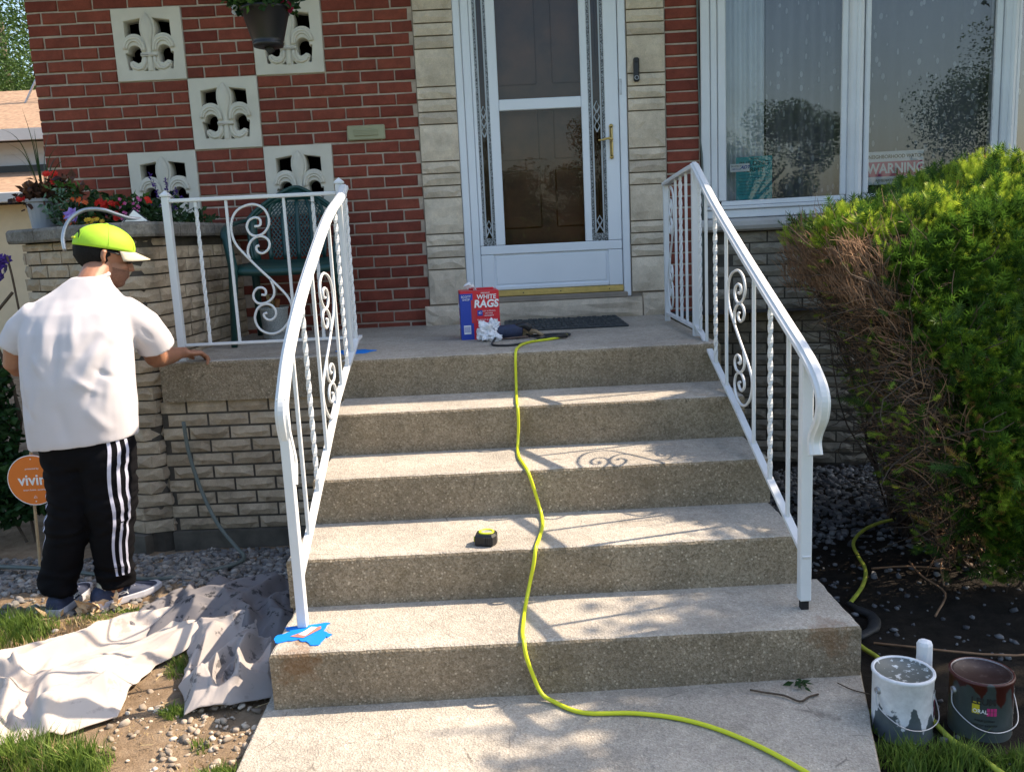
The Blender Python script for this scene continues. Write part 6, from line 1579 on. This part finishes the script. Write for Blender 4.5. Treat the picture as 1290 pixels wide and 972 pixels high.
mb = MB(); mb.tube([(-1.7035 + .066 * math.cos(a), -1.762 + .058 * math.sin(a), 1.325 + .022 * math.cos(a) * .4 + .010 * math.sin(a)) for a in np.linspace(0, 2 * math.pi, 25)], .008, 7, False); mb.build('collar', 'shirt', man, True)
# the hem and sleeve ends are cloth edges: drop the closing caps
bm = bmesh.new(); bm.from_mesh(shirt.data); kill = [q for q in bm.faces if q.normal.z < -.80 and q.calc_center_median().z < .69]
bmesh.ops.delete(bm, geom=kill, context='FACES'); bm.to_mesh(shirt.data); bm.free()
# track pants
def leg_pts(side):
    if side < 0: return [(-1.825, -1.915, .70), (-1.812, -1.92, .62), (-1.815, -1.925, .48), (-1.836, -1.935, .36), (-1.875, -1.935, .24), (-1.912, -1.94, .12), (-1.925, -1.95, .045)], [.100, .108, .098, .086, .077, .070, .066]
    return [(-1.662, -1.915, .70), (-1.662, -1.92, .62), (-1.668, -1.92, .48), (-1.678, -1.915, .36), (-1.692, -1.905, .24), (-1.703, -1.895, .12), (-1.708, -1.89, .045)], [.104, .114, .104, .092, .081, .071, .066]
pm_ = MB(); rings(pm_, [(-1.735, -1.905, .58, .16, .12), (-1.737, -1.905, .64, .176, .134), (-1.742, -1.905, .72, .185, .138), (-1.752, -1.905, .76, .19, .13)], 32)
for s_ in (-1, 1): p, r = leg_pts(s_); pm_.tube(cr(p, 5), list(np.interp(np.linspace(0, 6, 31), range(7), r)), 22)
def pfold(p, n):
    k = noise.noise(Vector((p.x * 9, p.y * 9, p.z * 22))); k2 = noise.noise(Vector((p.x * 14 + 3, p.y * 14, p.z * 9))); low = 1.8 if p.z < .16 or .3 < p.z < .45 else 1
    return (.006 * (1 - abs(k) * 2.4) + .004 * k2) * low
pants = remesh('track_pants', pm_, .0095, 'pants', man, 2, pfold)
from mathutils.bvhtree import BVHTree
bv = BVHTree.FromObject(pants, bpy.context.evaluated_depsgraph_get())
def stripe(side, angs, t0, t1, wd=.0095):
    p, r = leg_pts(side); C_ = cr(p, 8); N_ = len(C_); mb = MB()
    for a0 in angs:
        v = []; f = []; rows = 46
        for j in range(rows + 1):
            t = t0 + (t1 - t0) * j / rows; k = min(N_ - 2, int(t * (N_ - 1))); c = C_[k].lerp(C_[k + 1], t * (N_ - 1) - k)
            for e in (-1, 0, 1):
                rad = .1; a = math.radians(a0) + e * wd / rad / 1.0 + .05 * math.sin(t * 16) ; d = Vector((math.cos(a), math.sin(a), 0)); hit = bv.ray_cast(c + d * .35, -d)
                q = hit[0] + d * .0022 if hit[0] else c + d * rad; v.append(q)
        for j in range(rows):
            for e in (0, 1): k = j * 3 + e; f.append((k, k + 1, k + 4, k + 3))
        mk('side_stripe', v, f, 'stripe', man, True)
stripe(1, (-62, -44, -26), .02, .86, .0062); stripe(-1, (196, 210), .34, .66, .006)
# shoes
def shoe(name, x, y, yaw, z=-.05):
    A = Matrix.Translation((x, y, z)) @ Matrix.Rotation(yaw, 4, 'Z'); up_ = MB(); so_ = MB()
    sec = [(-.005, .026, .060, 0), (.006, .034, .080, 0), (.03, .038, .092, 0), (.07, .040, .094, 0), (.11, .041, .084, 0), (.15, .045, .068, .002), (.19, .048, .054, .004), (.23, .045, .044, .005), (.262, .034, .035, .005), (.278, .018, .026, .004)]
    n = 16; v = []; f = []
    for (xx, hw, hh, oy) in sec:
        for j in range(n):
            a = math.pi * j / (n - 1); c, s_ = math.cos(a), math.sin(a); v.append(A @ Vector((xx, oy + hw * math.copysign(abs(c) ** .8, c), .020 + (hh - .020) * s_ ** .75)))
    for i in range(len(sec) - 1):
        for j in range(n - 1): f.append((i * n + j, (i + 1) * n + j, (i + 1) * n + j + 1, i * n + j + 1))
    f.append(tuple(range(n))); f.append(tuple((len(sec) - 1) * n + j for j in reversed(range(n)))); up_.add(v, f)
    o = up_.build(name, 'navy', man, True)
    v = []; f = []; m_ = len(sec)
    outl = [(xx + (-.006 if i == 0 else .004 if i == m_ - 1 else 0), oy + hw + .004) for i, (xx, hw, hh, oy) in enumerate(sec)] + [(xx + (-.006 if i == 0 else .004 if i == m_ - 1 else 0), oy - hw - .004) for i, (xx, hw, hh, oy) in reversed(list(enumerate(sec)))]
    k = len(outl)
    for zz in (0, .008, .024, .028):
        sc_ = .97 if zz in (0,) else 1.0 if zz < .025 else .97
        for (a, b) in outl: v.append(A @ Vector((a * sc_, b * sc_, zz + (.006 * max(0, a - .2) / .08 if a > .2 else 0))))
    for j in range(3):
        for i in range(k): f.append((j * k + i, j * k + (i + 1) % k, (j + 1) * k + (i + 1) % k, (j + 1) * k + i))
    f.append(tuple(reversed(range(k)))); f.append(tuple(3 * k + i for i in range(k)))
    mk('shoe_sole', v, f, 'sole', o)
    la = MB()
    for q in range(5): xx = .095 + q * .017; hh = .087 - q * .0075; la.tube([A @ Vector((xx, yy, hh - 3.5 * yy * yy + .002)) for yy in lin(-.028, .028, 5)], .0026, 5)
    la.build('laces', 'stripe', o)
    lg = MB()   # two interlocking arcs on the outer side
    for sg_ in (1, -1):
        pts = [A @ Vector((.105 + .022 * math.cos(a), -.0425 + .004 * (1 - abs(math.cos(a))) * 0 - (.002 if sg_ > 0 else .0024), .047 + sg_ * (.012 - .017 * math.sin(a)))) for a in np.linspace(.15, math.pi - .15, 9)]; lg.tube(pts, .0028, 5)
    lg.build('side_emblem', 'print_white', o)
    mb = MB(); mb.tube([A @ Vector((.045, 0, .06)), A @ Vector((.055, 0, .10))], [.032, .030], 12); mb.build('sock', 'beige', o, True)
shoe('shoe', -1.785, -1.945, math.radians(44), -.036); shoe('shoe', -1.925, -2.0, math.radians(88), -.036)

# ================================================================== LEFT BACKGROUND
iv = thing('ivy_shrub', 'dark leafy ivy shrub behind the round orange sign', 'shrub', (-2.75, -1.0, 0))
mb = MB(); quads(mb, (-.15, .0, .62), 5200, .055, (.36, .16, .62), .1, .8); mb.build('foliage', 'ivy', iv)
mb = MB(); quads(mb, (-.05, -.02, .25), 1800, .055, (.42, .16, .22), .1, .8); mb.build('lower_foliage', 'ivy', iv)
mb = MB()
for q in range(9): mb.tube(cr([(random.uniform(-.3, .3), .0, -.05), (random.uniform(-.4, .3), .05, .6), (random.uniform(-.5, .4), 0, 1.25)], 4), .008, 5)
mb.build('stem', 'bark', iv)
pf = thing('purple_petunia', 'deep purple petunia bloom at the left photo edge below the planter cap', 'flower', (-2.50, -1.05, 1.38))
mb = MB(); 
for _ in range(16): flower(mb, (random.gauss(0, .03), random.gauss(0, .02), random.gauss(0, .028)), .03, 6, 2)
mb.build('petals', 'dpur_p', pf); mb = MB(); mb.tube(cr([(.06, 0, .05), (.075, 0, -.1), (.09, .0, -.5), (.1, 0, -1.4)], 4), .006, 6); mb.build('hook_stake', 'twigdk', pf, True)
# neighbour
nb_ = thing('neighbour_house', 'neighbouring house with brown shingle roofs beyond the planter', 'house', (0, 0, 0))
mb = MB(); mb.box(-18, -5.0, 8.2, 13.5, -.1, 3.1); mb.build('wall', 'siding', nb_)
mb = MB()
for q in range(16): mb.box(-18, -5.0, 8.185, 8.2, .1 + q * .19, .1 + q * .19 + .175)
mb.build('lap_siding', 'siding', nb_)
mk('roof', [(-18.4, 7.8, 3.24), (-4.7, 7.8, 3.24), (-4.7, 10.9, 4.35), (-18.4, 10.9, 4.35), (-18.4, 14, 3.24), (-4.7, 14, 3.24)], [(0, 1, 2, 3), (3, 2, 5, 4), (0, 3, 4), (1, 5, 2)], 'shingle', nb_)
mb = MB(); mb.box(-18.4, -4.7, 7.72, 7.80, 3.10, 3.26); mb.build('gutter', 'gutter', nb_)
mb = MB(); mb.box(-18, -4.6, 6.2, 8.1, -.1, 2.1); mb.build('cream_wall', 'cream', nb_)
mk('porch_roof', [(-18.2, 5.9, 2.22), (-4.4, 5.9, 2.22), (-4.4, 8.18, 2.70), (-18.2, 8.18, 2.70)], [(0, 1, 2, 3)], 'shingle', nb_)
mb = MB(); mb.box(-18.2, -4.4, 5.82, 5.90, 2.11, 2.235, .01); mb.build('porch_gutter', 'gutter', nb_)
mb = MB(); mb.box(-18.2, -4.4, 8.10, 8.18, 2.68, 2.78); mb.build('flashing', 'black', nb_)
an = thing('tv_antenna', 'old tripod television antenna on the neighbouring roof', 'antenna', (-7.32, 10.0, 4.05))
mb = MB(); mb.tube([(0, 0, 0), (-.05, 0, 2.2)], .022, 6); mb.build('mast', 'steel', an)
for a in ((-.55, -.2, -.1), (.62, -.2, -.1), (.05, .6, 0)): mb = MB(); mb.tube([a, (-.02, 0, .95)], .018, 5); mb.build('leg', 'steel', an)
mb = MB(); mb.tube([(-.38, -.15, .2), (.42, -.15, .2)], .012, 5); mb.build('brace', 'steel', an)
mb = MB(); mb.tube([(-.9, 0, 2.0), (.8, 0, 1.6)], .02, 5); mb.build('boom', 'steel', an)
for q in range(7): mb = MB(); mb.tube([(-.8 + q * .23, -.5, 1.97 - q * .055), (-.8 + q * .23, .5, 1.97 - q * .055)], .01, 4); mb.build('element', 'steel', an)
# trees
def crown_mesh(seed, n=26000, leaf=.075, R_=2.6, H_=2.2, clumps=26):
    r = random.Random(seed); mb = MB(); cs = []
    for _ in range(clumps):
        a = r.uniform(0, 6.28); q = r.uniform(.1, 1) ** .6; cs.append((R_ * q * math.cos(a), R_ * q * math.sin(a), r.uniform(-1, 1) * H_ * (1.1 - .6 * q), r.uniform(.5, 1.0)))
    for c in cs: quads(mb, c[:3], n // clumps, leaf, (1.1 * c[3], 1.1 * c[3], .8 * c[3]), .1, .7, rnd=r)
    return mb
M['treeleaf'] = leafmat('tree_leaf', (.025, .06, .015), (.08, .15, .03), trans=.35)
cm = crown_mesh(1); cm2 = crown_mesh(5, 26000, .075, clumps=44)
tree_data = {}
def tree(x, y, h, sc_, label, which=0, grp='trees across the street', name='street_tree', lz=3.2):
    t = thing(name, label, 'tree', (x, y, -.05), grp, random.uniform(0, 6))
    key = which
    if key not in tree_data:
        o = (cm if which == 0 else cm2).build('crown', 'treeleaf', t); o['kind'] = 'stuff'; tree_data[key] = o.data
    else: o = bpy.data.objects.new('crown', tree_data[key]); link(o, t); o['kind'] = 'stuff'
    o.location = (0, 0, h); o.scale = (sc_, sc_, sc_ * lz / 3.2)
    mb = MB(); mb.tube([(0, 0, 0), (.05, .02, h * .5), (0, 0, h + .8)], [.22, .16, .06], 9)
    for q in range(6): a = q * 1.05; mb.tube([(0, 0, h * (.45 + .07 * q)), (math.cos(a) * 1.2 * sc_, math.sin(a) * 1.2 * sc_, h * .8 + .5 + .1 * q)], [.09, .03], 6)
    mb.build('trunk', 'bark', t, True); return t
tree(-9.8, 15.5, 4.6, 1.0, 'leafy green tree behind the neighbouring roof at the left photo edge', 1, 'trees behind the neighbouring house', 'leafy_tree'); tree(-12.2, 17.5, 6.5, 1.3, 'taller green tree further behind the neighbouring roof', 1, 'trees behind the neighbouring house', 'leafy_tree')
for k, (x, y, h, s_, lb) in enumerate(((-9, -29, 3.6, 1.3, 'broad street tree reflected at the left of the door glass'), (-1.2, -30, 2.6, 1.15, 'low street tree reflected in the middle of the door glass'), (6.5, -30, 3.8, 1.35, 'large street tree reflected in the left bay pane'), (15.5, -26, 4.6, 1.3, 'street tree reflected in the middle bay pane'), (-17, -28, 4.2, 1.5, 'street tree reflected in the lower door glass'), (25, -27, 3.6, 1.5, 'street tree far along the opposite kerb'), (3, -33, 2.2, 1.2, 'small street tree between two larger ones'))):
    tree(x, y, h, s_, lb, k % 2)
ot = thing('added_shade_tree', 'small unseen tree added right of the yew hedge to throw dappled shade', 'tree', (4.25, -2.38, -.05))  # out of view, added and shaped so its crown shades steps and walk
mb = MB(); r_ = random.Random(12)
for _ in range(44):
    a = r_.uniform(0, 6.28); q = r_.uniform(0, 1) ** .5; quads(mb, (q * .62 * math.cos(a), q * .55 * math.sin(a) + .06, 3.55 + r_.uniform(-.22, .25)), 130, .075, (.40, .34, .28), .1, .7, rnd=r_)
mb.build('crown_foliage', 'treeleaf', ot)
mb = MB(); mb.tube(cr([(0, 0, 0), (.04, .02, 1.4), (0, 0, 2.7), (.03, 0, 4.2)], 4), [.09, .085, .08, .08, .075, .07, .07, .065, .06, .05, .04, .03, .02], 9)
for q in range(7): a = q * .9; mb.tube([(0, 0, 2.0 + q * .22), (math.cos(a) * .45, math.sin(a) * .3, 2.9 + q * .15), (math.cos(a) * 1.0, math.sin(a) * .6, 3.6 + q * .1)], [.035, .022, .008], 6)
mb.build('trunk', 'bark', ot, True)
hz = thing('street_hedge', 'long clipped hedge across the street seen only in reflections', 'hedge', (0, -27.5, 0))
mb = MB(); quads(mb, (0, 0, 1.0), 12000, .24, (34, .9, .9), .1, .7); mb.build('foliage', 'treeleaf', hz)
